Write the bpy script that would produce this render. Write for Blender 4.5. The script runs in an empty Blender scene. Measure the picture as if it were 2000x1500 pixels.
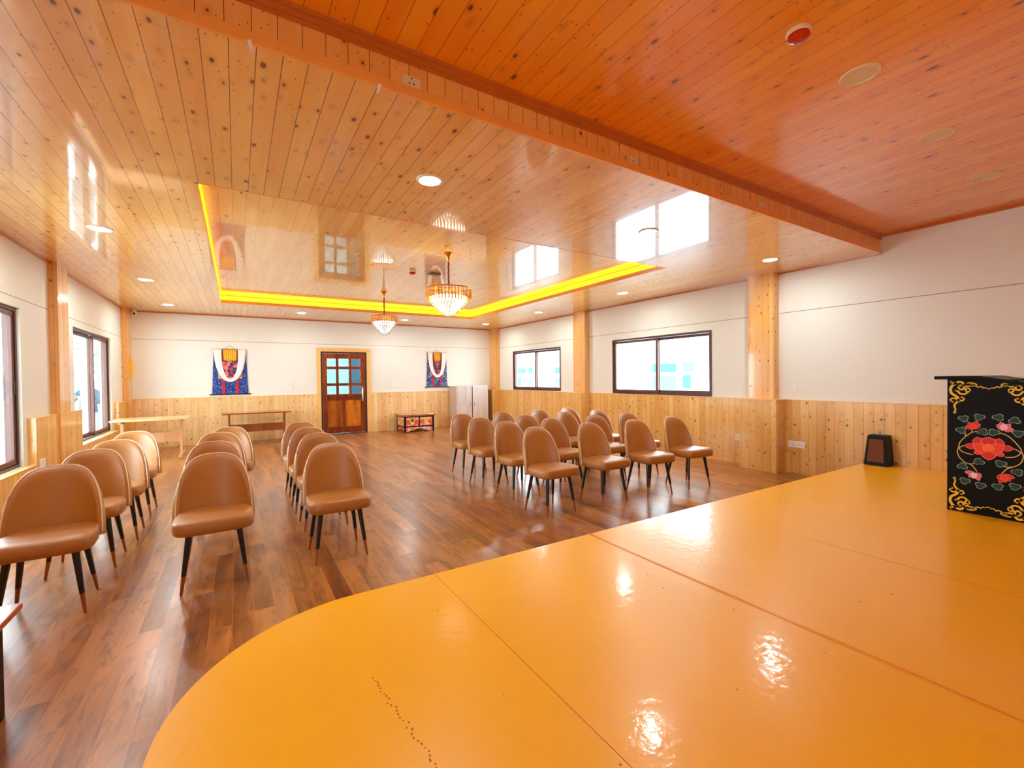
import bpy, bmesh, math, random
from mathutils import Vector, Matrix
random.seed(7)
PI = math.pi
SC = bpy.context.scene
COL = SC.collection

# ------------------------------------------------------------------ camera, world, exposure
cam_d = bpy.data.cameras.new('camera')
cam = bpy.data.objects.new('camera', cam_d)
COL.objects.link(cam)
cam_d.sensor_width = 36.0
cam_d.lens = 36.0 * 866.13 / 2000.0
cam_d.clip_start = 0.05
cam_d.clip_end = 300
R_ = Vector((0.84970, -0.52715, -0.01140)); U_ = Vector((0.01745, 0.00651, 0.99983)); F_ = Vector((0.52698, 0.84975, -0.01473))
M = Matrix((R_, U_, -F_)).transposed().to_4x4()
M.translation = Vector((0, 0, 1.45))
cam.matrix_world = M
SC.camera = cam

W = bpy.data.worlds.new('world'); SC.world = W
W.use_nodes = True
bg = W.node_tree.nodes['Background']
bg.inputs['Color'].default_value = (0.70, 0.92, 1.0, 1)
bg.inputs['Strength'].default_value = 6.5
SC.view_settings.view_transform = 'Standard'
SC.view_settings.look = 'None'
SC.view_settings.gamma = 1.0
SC.view_settings.use_curve_mapping = False
SC.view_settings.exposure = 1.12
SC.cycles.max_bounces = 10
SC.cycles.diffuse_bounces = 6
SC.cycles.glossy_bounces = 4
SC.cycles.transparent_max_bounces = 12
SC.cycles.sample_clamp_indirect = 6.0
SC.cycles.caustics_reflective = False
SC.cycles.caustics_refractive = False
SC.cycles.use_denoising = True

# portals: the daylight that enters through the room's windows and one added unseen opening
def portal(x, y0, y1, z0, z1, right):
    l = bpy.data.lights.new('window_portal', 'AREA'); l.shape = 'RECTANGLE'
    l.size = z1 - z0; l.size_y = y1 - y0; l.cycles.is_portal = True
    o = bpy.data.objects.new('window_portal', l); COL.objects.link(o)
    o.location = (x, (y0 + y1) / 2, (z0 + z1) / 2)
    o.rotation_euler = (0, (PI / 2 if right else -PI / 2), 0)
for a in ((-2.17, 8.84, 11.06, .53, 2.27, False), (-2.17, 4.72, 6.98, .53, 2.27, False), (-2.17, -1.9, .2, .93, 2.27, False),
          (7.16, 8.93, 11.2, 1.09, 2.225, True), (7.16, 4.71, 7.09, 1.08, 2.235, True)):
    portal(*a)

# ------------------------------------------------------------------ materials
def newmat(name):
    m = bpy.data.materials.new(name); m.use_nodes = True
    return m, m.node_tree, m.node_tree.nodes['Principled BSDF']
def lin(c):
    return tuple(((v / 255) / 12.92 if v / 255 <= .04045 else ((v / 255 + .055) / 1.055) ** 2.4) for v in c) + (1,)
def plain(name, rgb, rough=.5, metal=0, coat=0, noise=0, nscale=20, bump=0, bscale=60, spec=.5, srgb=True, emit=None, estr=0):
    m, t, b = newmat(name)
    col = lin(rgb) if srgb else tuple(rgb) + (1,)
    b.inputs['Base Color'].default_value = col
    b.inputs['Roughness'].default_value = rough
    b.inputs['Metallic'].default_value = metal
    b.inputs['Specular IOR Level'].default_value = spec
    b.inputs['Coat Weight'].default_value = coat
    b.inputs['Coat Roughness'].default_value = .06
    if emit:
        b.inputs['Emission Color'].default_value = tuple(emit) + (1,)
        b.inputs['Emission Strength'].default_value = estr
    if noise or bump:
        g = t.nodes.new('ShaderNodeNewGeometry')
        n = t.nodes.new('ShaderNodeTexNoise'); n.inputs['Scale'].default_value = nscale; n.inputs['Detail'].default_value = 4
        t.links.new(g.outputs['Position'], n.inputs['Vector'])
        if noise:
            mx = t.nodes.new('ShaderNodeMix'); mx.data_type = 'RGBA'
            mx.inputs[6].default_value = tuple(v * (1 - noise) for v in col[:3]) + (1,)
            mx.inputs[7].default_value = tuple(min(1, v * (1 + noise)) for v in col[:3]) + (1,)
            t.links.new(n.outputs['Fac'], mx.inputs[0]); t.links.new(mx.outputs[2], b.inputs['Base Color'])
        if bump:
            n2 = t.nodes.new('ShaderNodeTexNoise'); n2.inputs['Scale'].default_value = bscale; n2.inputs['Detail'].default_value = 3
            t.links.new(g.outputs['Position'], n2.inputs['Vector'])
            bp = t.nodes.new('ShaderNodeBump'); bp.inputs['Strength'].default_value = bump; bp.inputs['Distance'].default_value = .01
            t.links.new(n2.outputs['Fac'], bp.inputs['Height']); t.links.new(bp.outputs['Normal'], b.inputs['Normal'])
            if coat: t.links.new(bp.outputs['Normal'], b.inputs['Coat Normal'])
    return m
def emitter(name, rgb, s):
    m = bpy.data.materials.new(name); m.use_nodes = True; t = m.node_tree; t.nodes.clear()
    e = t.nodes.new('ShaderNodeEmission'); e.inputs[0].default_value = tuple(rgb) + (1,); e.inputs[1].default_value = s
    o = t.nodes.new('ShaderNodeOutputMaterial'); t.links.new(e.outputs[0], o.inputs[0])
    return m
def glassmat(name, tint=(1, 1, 1), refl=.12):
    m = bpy.data.materials.new(name); m.use_nodes = True; t = m.node_tree; t.nodes.clear()
    tr = t.nodes.new('ShaderNodeBsdfTransparent'); tr.inputs[0].default_value = tuple(tint) + (1,)
    gl = t.nodes.new('ShaderNodeBsdfGlossy'); gl.inputs['Roughness'].default_value = .02
    lw = t.nodes.new('ShaderNodeLayerWeight'); pw = t.nodes.new('ShaderNodeMath'); pw.operation = 'POWER'; pw.inputs[1].default_value = 4.5
    ml = t.nodes.new('ShaderNodeMath'); ml.operation = 'MULTIPLY_ADD'; ml.inputs[1].default_value = refl / .2; ml.inputs[2].default_value = .035
    mx = t.nodes.new('ShaderNodeMixShader'); o = t.nodes.new('ShaderNodeOutputMaterial')
    t.links.new(lw.outputs['Facing'], pw.inputs[0]); t.links.new(pw.outputs[0], ml.inputs[0]); t.links.new(ml.outputs[0], mx.inputs[0])
    t.links.new(tr.outputs[0], mx.inputs[1]); t.links.new(gl.outputs[0], mx.inputs[2]); t.links.new(mx.outputs[0], o.inputs[0])
    return m
class NG:
    """small helper for node maths"""
    def __init__(s, t): s.t = t
    def m(s, op, a, b=None, c=None):
        n = s.t.nodes.new('ShaderNodeMath'); n.operation = op
        for i, v in enumerate((a, b, c)):
            if v is None: continue
            if isinstance(v, (int, float)): n.inputs[i].default_value = v
            else: s.t.links.new(v, n.inputs[i])
        return n.outputs[0]
    def comb(s, x, y, z=0.0):
        n = s.t.nodes.new('ShaderNodeCombineXYZ')
        for i, v in enumerate((x, y, z)):
            if isinstance(v, (int, float)): n.inputs[i].default_value = v
            else: s.t.links.new(v, n.inputs[i])
        return n.outputs[0]
    def mix(s, f, a, b, mode='MIX'):
        n = s.t.nodes.new('ShaderNodeMix'); n.data_type = 'RGBA'; n.blend_type = mode
        for i, v in ((0, f), (6, a), (7, b)):
            if isinstance(v, (int, float)): n.inputs[i].default_value = v
            elif isinstance(v, tuple): n.inputs[i].default_value = v
            else: s.t.links.new(v, n.inputs[i])
        return n.outputs[2]
    def ramp(s, v, lo, hi):
        n = s.t.nodes.new('ShaderNodeMapRange'); n.clamp = True
        s.t.links.new(v, n.inputs[0]); n.inputs[1].default_value = lo; n.inputs[2].default_value = hi
        return n.outputs[0]
def planks(name, across, along, width, length, c1, c2, knot=(104, 44, 12), kn=.5, groove=.02, gcol=(90, 40, 12), off=0.0,
           rough=.3, coat=.6, coatr=.07, contrast=1.0, joint=.0012, figure=0.0, bump=.35, cyc=1.0, spec=.5, kscale=(7.5, 3.6)):
    m, t, b = newmat(name); g = NG(t)
    geo = t.nodes.new('ShaderNodeNewGeometry'); sp = t.nodes.new('ShaderNodeSeparateXYZ')
    t.links.new(geo.outputs['Position'], sp.inputs[0])
    A = g.m('ADD', sp.outputs[0], sp.outputs[1]) if across == 'S' else sp.outputs['XYZ'.index(across)]; L = sp.outputs['XYZ'.index(along)]
    u = g.m('ADD', g.m('DIVIDE', A, width), off + 100.0); iu = g.m('FLOOR', u); fu = g.m('FRACT', u)
    wn = t.nodes.new('ShaderNodeTexWhiteNoise'); wn.noise_dimensions = '1D'; t.links.new(iu, wn.inputs['W'])
    v = g.m('ADD', g.m('DIVIDE', L, length if length < 8.5 else 1e5), g.m('MULTIPLY', wn.outputs[0], 7.37)); v = g.m('ADD', v, 50.0)
    iv = g.m('FLOOR', v); fv = g.m('FRACT', v)
    w2 = t.nodes.new('ShaderNodeTexWhiteNoise'); w2.noise_dimensions = '2D'; t.links.new(g.comb(iu, iv), w2.inputs['Vector'])
    rnd = w2.outputs[0]
    ns = t.nodes.new('ShaderNodeTexNoise'); ns.inputs['Scale'].default_value = 1.0; ns.inputs['Detail'].default_value = 5; ns.inputs['Distortion'].default_value = .6
    t.links.new(g.comb(g.m('MULTIPLY', A, 38.0), g.m('MULTIPLY', L, 1.6), g.m('MULTIPLY', rnd, 60.0)), ns.inputs['Vector'])
    n2 = t.nodes.new('ShaderNodeTexNoise'); n2.inputs['Scale'].default_value = 1.0; n2.inputs['Detail'].default_value = 2
    t.links.new(g.comb(g.m('MULTIPLY', A, 7.0), g.m('MULTIPLY', L, 1.1), g.m('MULTIPLY', rnd, 31.0)), n2.inputs['Vector'])
    f = g.m('ADD', g.m('MULTIPLY', rnd, .42 * contrast), g.m('MULTIPLY', ns.outputs['Fac'], .45))
    f = g.m('ADD', f, g.m('MULTIPLY', g.m('SUBTRACT', n2.outputs['Fac'], .5), 1.0))
    f = g.ramp(f, .02, .95)
    col = g.mix(f, lin(c1), lin(c2))
    if figure:
        n3 = t.nodes.new('ShaderNodeTexNoise'); n3.inputs['Scale'].default_value = 1.0; n3.inputs['Detail'].default_value = 6; n3.inputs['Distortion'].default_value = 1.4
        t.links.new(g.comb(g.m('MULTIPLY', A, 16.0), g.m('MULTIPLY', L, 4.0), g.m('MULTIPLY', rnd, 19.0)), n3.inputs['Vector'])
        col = g.mix(g.m('MULTIPLY', g.ramp(n3.outputs['Fac'], .5, .72), figure), col, lin(knot))
    if kn:
        vo = t.nodes.new('ShaderNodeTexVoronoi'); vo.voronoi_dimensions = '2D'; vo.inputs['Scale'].default_value = 1.0
        t.links.new(g.comb(g.m('ADD', g.m('MULTIPLY', A, kscale[0]), g.m('MULTIPLY', rnd, 3.0)), g.m('ADD', g.m('MULTIPLY', L, kscale[1]), g.m('MULTIPLY', rnd, 17.3))), vo.inputs['Vector'])
        cs = t.nodes.new('ShaderNodeSeparateColor'); t.links.new(vo.outputs['Color'], cs.inputs[0])
        rad = g.m('MULTIPLY', g.m('POWER', cs.outputs[1], 2.2), .105)
        inner = g.m('SUBTRACT', 1.0, g.ramp(g.m('SUBTRACT', vo.outputs['Distance'], rad), .0, .035))
        halo = g.m('SUBTRACT', 1.0, g.ramp(vo.outputs['Distance'], .04, .26))
        pick = g.m('GREATER_THAN', cs.outputs[0], 1 - kn)
        col = g.mix(g.m('MULTIPLY', g.m('MULTIPLY', halo, pick), .30), col, lin(tuple((a + 2 * k) / 3 for a, k in zip(c2, knot))))
        col = g.mix(g.m('MULTIPLY', g.m('MULTIPLY', inner, pick), .9), col, lin(knot))
        # small pin knots
        v3 = t.nodes.new('ShaderNodeTexVoronoi'); v3.voronoi_dimensions = '2D'; v3.inputs['Scale'].default_value = 2.3
        t.links.new(g.comb(g.m('MULTIPLY', A, kscale[0]), g.m('ADD', g.m('MULTIPLY', L, kscale[1]), g.m('MULTIPLY', rnd, 11.1))), v3.inputs['Vector'])
        c3 = t.nodes.new('ShaderNodeSeparateColor'); t.links.new(v3.outputs['Color'], c3.inputs[0])
        pin = g.m('MULTIPLY', g.m('SUBTRACT', 1.0, g.ramp(v3.outputs['Distance'], .05, .09)), g.m('GREATER_THAN', c3.outputs[2], .72))
        col = g.mix(g.m('MULTIPLY', pin, .75), col, lin(knot))
    gr = g.m('MAXIMUM', g.m('LESS_THAN', fu, groove / 2), g.m('GREATER_THAN', fu, 1 - groove / 2))
    jt = g.m('LESS_THAN', fv, (joint / length * 2) if length < 8.5 else -1.0)
    line = g.m('MAXIMUM', gr, g.m('MULTIPLY', jt, .6))
    col = g.mix(line, col, lin(gcol))
    t.links.new(col, b.inputs['Base Color'])
    b.inputs['Roughness'].default_value = rough
    b.inputs['Specular IOR Level'].default_value = spec
    b.inputs['Coat Weight'].default_value = coat
    b.inputs['Coat Roughness'].default_value = coatr
    # boards are very slightly cupped, with a v-groove between them
    cup = g.m('MULTIPLY', g.m('ABSOLUTE', g.m('SUBTRACT', fu, .5)), -.10 * cyc)
    h = g.m('ADD', g.m('MULTIPLY', line, -1.0), cup)
    h = g.m('ADD', h, g.m('MULTIPLY', ns.outputs['Fac'], .05))
    bp = t.nodes.new('ShaderNodeBump'); bp.inputs['Strength'].default_value = bump; bp.inputs['Distance'].default_value = .004
    t.links.new(h, bp.inputs['Height']); t.links.new(bp.outputs['Normal'], b.inputs['Normal']); t.links.new(bp.outputs['Normal'], b.inputs['Coat Normal'])
    return m

PINE1, PINE2 = (224, 168, 98), (248, 210, 150)
M_ = {}
M_['ceil'] = planks('pine_ceiling', 'X', 'Y', .11, 3.1, (232, 164, 72), (252, 204, 118), groove=.035, gcol=(120, 58, 18), off=.06, rough=.34, coat=1.0, coatr=.05, kn=.62, kscale=(9, 4.6))
M_['ceil_tray'] = planks('pine_tray_ceiling', 'X', 'Y', .11, 3.1, (232, 164, 72), (252, 204, 118), groove=.03, gcol=(120, 58, 18), off=.06, rough=.3, coat=1.0, coatr=.035, kn=.35, kscale=(8, 4.2), cyc=.5)
M_['ceil_stage_bounce'] = planks('pine_stage_ceiling_bounce_tint', 'X', 'Y', .11, 3.1, (238, 134, 6), (252, 166, 22), groove=.025, gcol=(120, 48, 10), knot=(90, 22, 5), off=.3, rough=.34, coat=1.0, coatr=.10, kn=.4, kscale=(8, 4.2))  # same pine, coloured deeper orange for light bouncing off the stage
M_['w_right'] = planks('pine_boards_side_wall', 'S', 'Z', .11, 9.0, (222, 158, 70), (250, 208, 130), groove=.03, gcol=(150, 84, 34), off=.9, rough=.3, coat=.7, coatr=.1, kn=.5, kscale=(9, 7))
M_['w_back'] = planks('pine_boards_back_wall', 'X', 'Z', .11, 9.0, (228, 180, 112), (250, 220, 164), groove=.03, gcol=(190, 130, 70), rough=.35, coat=.6, coatr=.12, kn=.6, kscale=(9, 7))
M_['step'] = planks('pine_step_boards', 'X', 'Z', .105, 9.0, (236, 158, 72), (250, 190, 108), groove=.03, gcol=(110, 50, 14), off=.2, rough=.35, coat=.8, coatr=.12, kn=.35, kscale=(9, 7))
M_['pine'] = planks('pine_solid', 'X', 'Z', 1.7, 9.0, (222, 158, 84), (246, 200, 130), groove=0.0, rough=.35, coat=.6, coatr=.12, kn=.5, kscale=(14, 9), off=.37)
M_['pine_y'] = planks('pine_pillar_boards', 'S', 'Z', .10, 9.0, (226, 156, 72), (248, 196, 118), groove=.03, gcol=(170, 100, 44), off=.1, rough=.3, coat=.9, coatr=.08, kn=.45, kscale=(9, 7))
M_['trim'] = plain('varnished_trim', (196, 106, 40), rough=.35, coat=.6, noise=.15, nscale=9)
M_['batten'] = plain('orange_batten', (246, 166, 78), rough=.35, coat=.6, noise=.10, nscale=9)
M_['casing'] = plain('pine_casing', (240, 192, 118), rough=.4, coat=.3, noise=.08, nscale=12)
M_['floor'] = planks('wood_plank_vinyl', 'X', 'Y', .115, 1.3, (108, 52, 16), (212, 138, 64), knot=(78, 34, 12), kn=0, groove=.03, gcol=(186, 118, 62), off=.42,
                     rough=.30, coat=.30, coatr=.2, contrast=1.0, joint=.003, figure=.6, bump=.10, spec=.6)
M_['white'] = plain('painted_wall', (234, 233, 226), rough=.6, noise=.012, nscale=1.3, bump=.02, bscale=90)
M_['joint'] = plain('wall_joint', (150, 140, 125), rough=.8)
M_['frame'] = plain('brown_aluminium', (78, 36, 26), rough=.4, noise=.05, coat=.1)
M_['sash'] = plain('brown_sash', (96, 48, 36), rough=.4, coat=.1)
M_['glass'] = glassmat('window_glass')
M_['latch'] = plain('dark_latch', (24, 22, 40), rough=.3)
M_['mahog'] = planks('mahogany', 'X', 'Z', .5, 5.0, (84, 22, 6), (176, 74, 20), groove=0, kn=0, rough=.25, coat=.8, coatr=.12, figure=.6, knot=(58, 14, 5))
M_['mahog_panel'] = planks('mahogany_panel', 'X', 'Z', .11, 5.0, (110, 34, 8), (222, 128, 34), groove=0, kn=0, rough=.25, coat=.8, coatr=.12, figure=.6, knot=(70, 20, 5), contrast=1.6)
M_['frame_and_gap_shade'] = plain('door_frame_and_gap_shade', (62, 26, 16), rough=.3, coat=.5)
M_['dglass'] = glassmat('door_glass', (.85, .95, 1.0), .16)
M_['chrome'] = plain('brushed_steel', (215, 205, 190), rough=.25, metal=1)
M_['white_plastic'] = plain('white_plastic', (238, 236, 230), rough=.35)
M_['cream_plastic'] = plain('cream_plastic', (232, 206, 160), rough=.4)
M_['black_plastic'] = plain('black_plastic', (10, 10, 11), rough=.5, spec=.2)
M_['red_plastic'] = plain('red_plastic', (190, 18, 14), rough=.22, coat=.6)
M_['leather'] = plain('tan_leatherette', (178, 108, 14), rough=.55, coat=1.0, noise=.05, nscale=14, bump=.06, bscale=260, spec=.6)
M_['leather'].node_tree.nodes['Principled BSDF'].inputs['Coat Roughness'].default_value = .40
M_['leather'].node_tree.nodes['Principled BSDF'].inputs['Coat IOR'].default_value = 1.55
M_['leather_back'] = plain('quilted_back_leatherette', (190, 146, 88), rough=.42, noise=.14, nscale=38, bump=.35, bscale=50, spec=.5)
M_['piping'] = plain('pale_piping', (246, 222, 186), rough=.35, coat=.2)
M_['leg_black'] = plain('black_leg', (16, 16, 20), rough=.3, coat=.4)
M_['leg_tip'] = plain('copper_leg_tip', (176, 104, 62), rough=.35, metal=.7)
M_['stage'] = plain('yellow_stage_vinyl', (255, 184, 3), rough=.34, coat=.30, noise=.05, nscale=2.2, bump=.13, bscale=20, spec=.45)
M_['stage'].node_tree.nodes['Principled BSDF'].inputs['Coat Roughness'].default_value = .10
M_['stage_side'] = plain('stage_skirt_wood', (150, 84, 34), rough=.5, noise=.1)
M_['seam'] = plain('vinyl_seam', (178, 92, 6), rough=.5)
M_['seam_strip'] = plain('joint_strip_amber', (226, 140, 16), rough=.3, coat=.5)
M_['lacquer'] = plain('black_lacquer', (9, 7, 7), rough=.42, spec=.15)
M_['gold'] = plain('gold_paint', (252, 194, 40), rough=.45, noise=.12, nscale=60)
M_['green'] = plain('leaf_green_paint', (4, 44, 24), rough=.5)
M_['leafline'] = plain('pale_green_line', (150, 186, 160), rough=.5)
M_['stem'] = plain('vine_paint', (214, 176, 96), rough=.5)
M_['pt0'] = plain('red_petal_paint', (212, 20, 6), rough=.5, noise=.12, nscale=40)
M_['pt1'] = plain('vermilion_petal_paint', (236, 56, 12), rough=.5, noise=.08, nscale=40)
M_['pt2'] = plain('orange_petal_paint', (252, 104, 20), rough=.5)
M_['pt3'] = plain('pink_petal_paint', (226, 92, 112), rough=.5, noise=.2, nscale=70)
M_['pt4'] = plain('pale_pink_petal_paint', (246, 190, 200), rough=.5)
M_['ptline'] = plain('petal_edge_paint', (250, 120, 96), rough=.5)
M_['redwood'] = plain('red_brown_lacquer', (186, 84, 56), rough=.22, coat=.8, noise=.08)
M_['tablewood'] = planks('table_wood', 'X', 'Y', .4, 4, (140, 66, 28), (196, 108, 54), groove=0, kn=0, rough=.25, coat=.8, coatr=.1, figure=.35, knot=(80, 32, 12))
M_['palewood'] = planks('pale_table_wood', 'X', 'Y', .3, 4, (222, 164, 106), (244, 204, 156), groove=0, kn=.2, rough=.25, coat=.8, coatr=.12)
M_['laminate'] = planks('grey_oak_laminate', 'X', 'Z', .6, 4, (196, 176, 168), (228, 214, 208), groove=0, kn=0, rough=.35, coat=.3, figure=.12, knot=(160, 130, 118))
M_['coral'] = plain('coral_paint', (232, 104, 78), rough=.45, noise=.25, nscale=60)
M_['orange_p'] = plain('orange_paint', (236, 92, 24), rough=.45)
M_['yellow_p'] = plain('yellow_paint', (238, 216, 60), rough=.45)
M_['cream_p'] = plain('cream_paint', (246, 222, 200), rough=.45)
M_['brocade'] = None
M_['led'] = emitter('led_strip_glow', (1.0, .70, .01), 1.7)
M_['diff'] = emitter('downlight_glow', (.88, .99, .97), 150)
M_['crystal_glow'] = emitter('crystal_glow', (1.0, .95, .78), 2.6)
M_['crystal_cool'] = emitter('crystal_cool_glow', (.84, .97, 1.0), 2.2)
M_['brass'] = plain('brass', (226, 150, 56), rough=.22, metal=.9)
M_['crystal'] = plain('cut_crystal', (250, 244, 226), rough=.08, coat=1)
M_['crystal'].node_tree.nodes['Principled BSDF'].inputs['Transmission Weight'].default_value = .55
M_['crystal_amber'] = plain('amber_crystal', (250, 214, 90), rough=.1, coat=1)
M_['cord'] = plain('rust_cord', (128, 44, 24), rough=.5)
M_['ground'] = plain('pale_ground', (232, 234, 236), rough=.9, noise=.05, nscale=1)
M_['render_w'] = plain('white_render', (246, 246, 244), rough=.9)
M_['cyan_glass'] = plain('cyan_window_glass', (60, 112, 148), rough=.6, spec=.1)
M_['cyan_glass2'] = plain('pale_cyan_window_glass', (86, 138, 170), rough=.6, spec=.1)
M_['teal'] = plain('teal_jacket', (22, 70, 88), rough=.9, spec=.1)
M_['jeans'] = plain('blue_grey_trousers', (116, 140, 150), rough=.9, spec=.1)
M_['skin'] = plain('skin', (170, 120, 96), rough=.6)
M_['hair'] = plain('dark_hair', (20, 16, 22), rough=.6)
M_['post'] = plain('pale_post_paint', (120, 124, 132), rough=.7)
M_['bark'] = plain('bark', (96, 92, 84), rough=.9)
M_['foliage'] = plain('pale_foliage', (70, 130, 96), rough=.9, spec=.1)
M_['silk'] = plain('white_silk', (238, 236, 236), rough=.5, noise=.04, nscale=40)
M_['yellow_silk'] = plain('yellow_silk', (250, 176, 12), rough=.45, noise=.22, nscale=30)
M_['red_cloth'] = plain('red_cloth', (196, 26, 36), rough=.6, noise=.12, nscale=50)
M_['gold_cloth'] = plain('gold_cloth', (226, 178, 92), rough=.6, noise=.12, nscale=60)

def voronoi_cloth(name, cols, scale, rough=.6):
    m, t, b = newmat(name); g = NG(t)
    geo = t.nodes.new('ShaderNodeNewGeometry')
    v = t.nodes.new('ShaderNodeTexVoronoi'); v.inputs['Scale'].default_value = scale
    t.links.new(geo.outputs['Position'], v.inputs['Vector'])
    s = t.nodes.new('ShaderNodeSeparateColor'); t.links.new(v.outputs['Color'], s.inputs[0])
    r = t.nodes.new('ShaderNodeValToRGB'); r.color_ramp.interpolation = 'CONSTANT'
    e = r.color_ramp.elements
    e[0].color = lin(cols[0]); e[1].position = 1 / len(cols); e[1].color = lin(cols[1])
    for i, c in enumerate(cols[2:]):
        q = e.new((i + 2) / len(cols)); q.color = lin(c)
    t.links.new(s.outputs[0], r.inputs[0]); t.links.new(r.outputs[0], b.inputs['Base Color'])
    b.inputs['Roughness'].default_value = rough
    return m
M_['brocade'] = voronoi_cloth('blue_brocade', [(28, 38, 132), (38, 66, 170), (24, 30, 104), (96, 122, 196), (34, 52, 150), (30, 96, 140)], 38)
M_['brocade2'] = voronoi_cloth('indigo_brocade', [(52, 44, 120), (70, 96, 150), (42, 34, 104), (150, 160, 196), (40, 52, 140), (60, 110, 140)], 38)
M_['paint1'] = voronoi_cloth('patchwork_painting', [(214, 44, 60), (34, 50, 116), (232, 120, 140), (30, 92, 96), (240, 132, 80), (120, 30, 60)], 17)
M_['paint2'] = voronoi_cloth('dark_patchwork_painting', [(150, 34, 44), (60, 30, 80), (200, 110, 130), (120, 20, 30), (200, 120, 60), (70, 24, 40)], 22)
M_['florals'] = voronoi_cloth('floral_paint', [(232, 120, 100), (244, 196, 176), (222, 88, 62), (240, 160, 150), (236, 130, 60), (250, 214, 190)], 26)
M_['carved'] = voronoi_cloth('carved_side_paint', [(222, 150, 100), (246, 206, 160), (206, 110, 70), (240, 180, 120)], 26)

# ------------------------------------------------------------------ mesh helpers
class MB:
    def __init__(s): s.b = bmesh.new(); s.mats = []; s.mi = 0
    def mat(s, m):
        if m not in s.mats: s.mats.append(m)
        s.mi = s.mats.index(m); return s
    def _f(s, faces):
        for f in faces: f.material_index = s.mi
    def box(s, x0, x1, y0, y1, z0, z1, bev=0):
        vs = [s.b.verts.new(p) for p in ((x0, y0, z0), (x1, y0, z0), (x1, y1, z0), (x0, y1, z0), (x0, y0, z1), (x1, y0, z1), (x1, y1, z1), (x0, y1, z1))]
        fs = [s.b.faces.new([vs[i] for i in q]) for q in ((3, 2, 1, 0), (4, 5, 6, 7), (0, 1, 5, 4), (1, 2, 6, 5), (2, 3, 7, 6), (3, 0, 4, 7))]
        s._f(fs)
        if bev:
            es = list({e for f in fs for e in f.edges})
            r = bmesh.ops.bevel(s.b, geom=es, offset=bev, segments=2, affect='EDGES', profile=.5); s._f(r['faces'])
        return s
    def prism(s, pts, vec):
        """closed polygon pts (3-D) extruded by vec"""
        v = Vector(vec)
        a = [s.b.verts.new(p) for p in pts]; c = [s.b.verts.new(Vector(p) + v) for p in pts]
        n = len(pts); fs = [s.b.faces.new(a[::-1]), s.b.faces.new(c)]
        for i in range(n): fs.append(s.b.faces.new((a[i], a[(i + 1) % n], c[(i + 1) % n], c[i])))
        s._f(fs); return s
    def tube(s, pts, r, n=8, cap=True):
        pts = [Vector(p) for p in pts]
        rs = r if isinstance(r, (list, tuple)) else [r] * len(pts)
        rings = []
        for i, p in enumerate(pts):
            d = (pts[min(i + 1, len(pts) - 1)] - pts[max(i - 1, 0)]).normalized()
            up = Vector((0, 0, 1)) if abs(d.z) < .9 else Vector((1, 0, 0))
            a = d.cross(up).normalized(); bb = d.cross(a).normalized()
            rings.append([s.b.verts.new(p + a * math.cos(2 * PI * k / n) * rs[i] + bb * math.sin(2 * PI * k / n) * rs[i]) for k in range(n)])
        fs = []
        for i in range(len(rings) - 1):
            for k in range(n):
                fs.append(s.b.faces.new((rings[i][k], rings[i][(k + 1) % n], rings[i + 1][(k + 1) % n], rings[i + 1][k])))
        if cap: fs.append(s.b.faces.new(rings[0][::-1])); fs.append(s.b.faces.new(rings[-1]))
        s._f(fs); return s
    def lathe(s, prof, c=(0, 0, 0), n=24, cap=True):
        rings = []
        for r, z in prof:
            rings.append([s.b.verts.new((c[0] + math.cos(2 * PI * k / n) * r, c[1] + math.sin(2 * PI * k / n) * r, c[2] + z)) for k in range(n)])
        fs = []
        for i in range(len(rings) - 1):
            for k in range(n): fs.append(s.b.faces.new((rings[i][k], rings[i][(k + 1) % n], rings[i + 1][(k + 1) % n], rings[i + 1][k])))
        if cap: fs.append(s.b.faces.new(rings[0][::-1])); fs.append(s.b.faces.new(rings[-1]))
        s._f(fs); return s
    def ribbon(s, pts, w, nrm, th=.002, taper=True):
        """flat painted stroke on a plane with normal nrm"""
        pts = [Vector(p) for p in pts]; nrm = Vector(nrm); L = []; Rr = []
        n = len(pts)
        for i, p in enumerate(pts):
            d = (pts[min(i + 1, n - 1)] - pts[max(i - 1, 0)]).normalized(); a = d.cross(nrm).normalized()
            k = w * (1 - .55 * (i / (n - 1)) ** 2 if taper else 1) / 2
            L.append(p + a * k); Rr.append(p - a * k)
        for i in range(n - 1):
            s.prism([L[i], L[i + 1], Rr[i + 1], Rr[i]], nrm * th)
        return s
    def build(s, name, mat=None, parent=None, smooth=False, ang=40, mods=None):
        bmesh.ops.recalc_face_normals(s.b, faces=s.b.faces)
        me = bpy.data.meshes.new(name); s.b.to_mesh(me); s.b.free()
        for m in ([mat] if mat else s.mats): me.materials.append(m)
        if smooth:
            for p in me.polygons: p.use_smooth = True
            me.set_sharp_from_angle(angle=math.radians(ang))
        o = bpy.data.objects.new(name, me); COL.objects.link(o)
        if parent: o.parent = parent
        return o
def smooth_pts(p, k=4):
    """Catmull-Rom through the points"""
    p = [Vector(q) for q in p]; out = []
    for i in range(len(p) - 1):
        a, b, c, d = p[max(i - 1, 0)], p[i], p[i + 1], p[min(i + 2, len(p) - 1)]
        for j in range(k):
            t = j / k
            out.append(.5 * ((2 * b) + (c - a) * t + (2 * a - 5 * b + 4 * c - d) * t * t + (3 * b - a - 3 * c + d) * t ** 3))
    return out + [p[-1]]
def tag(o, label=None, cat=None, group=None, kind=None):
    if label: o['label'] = label
    if cat: o['category'] = cat
    if group: o['group'] = group
    if kind: o['kind'] = kind
    return o
def struct(o, label, cat): return tag(o, label, cat, kind='structure')
def empty(name, loc, rz=0, label=None, cat=None, group=None):
    o = bpy.data.objects.new(name, None); COL.objects.link(o); o.location = loc; o.rotation_euler = (0, 0, rz); o.empty_display_size = .1
    return tag(o, label, cat, group)
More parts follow.
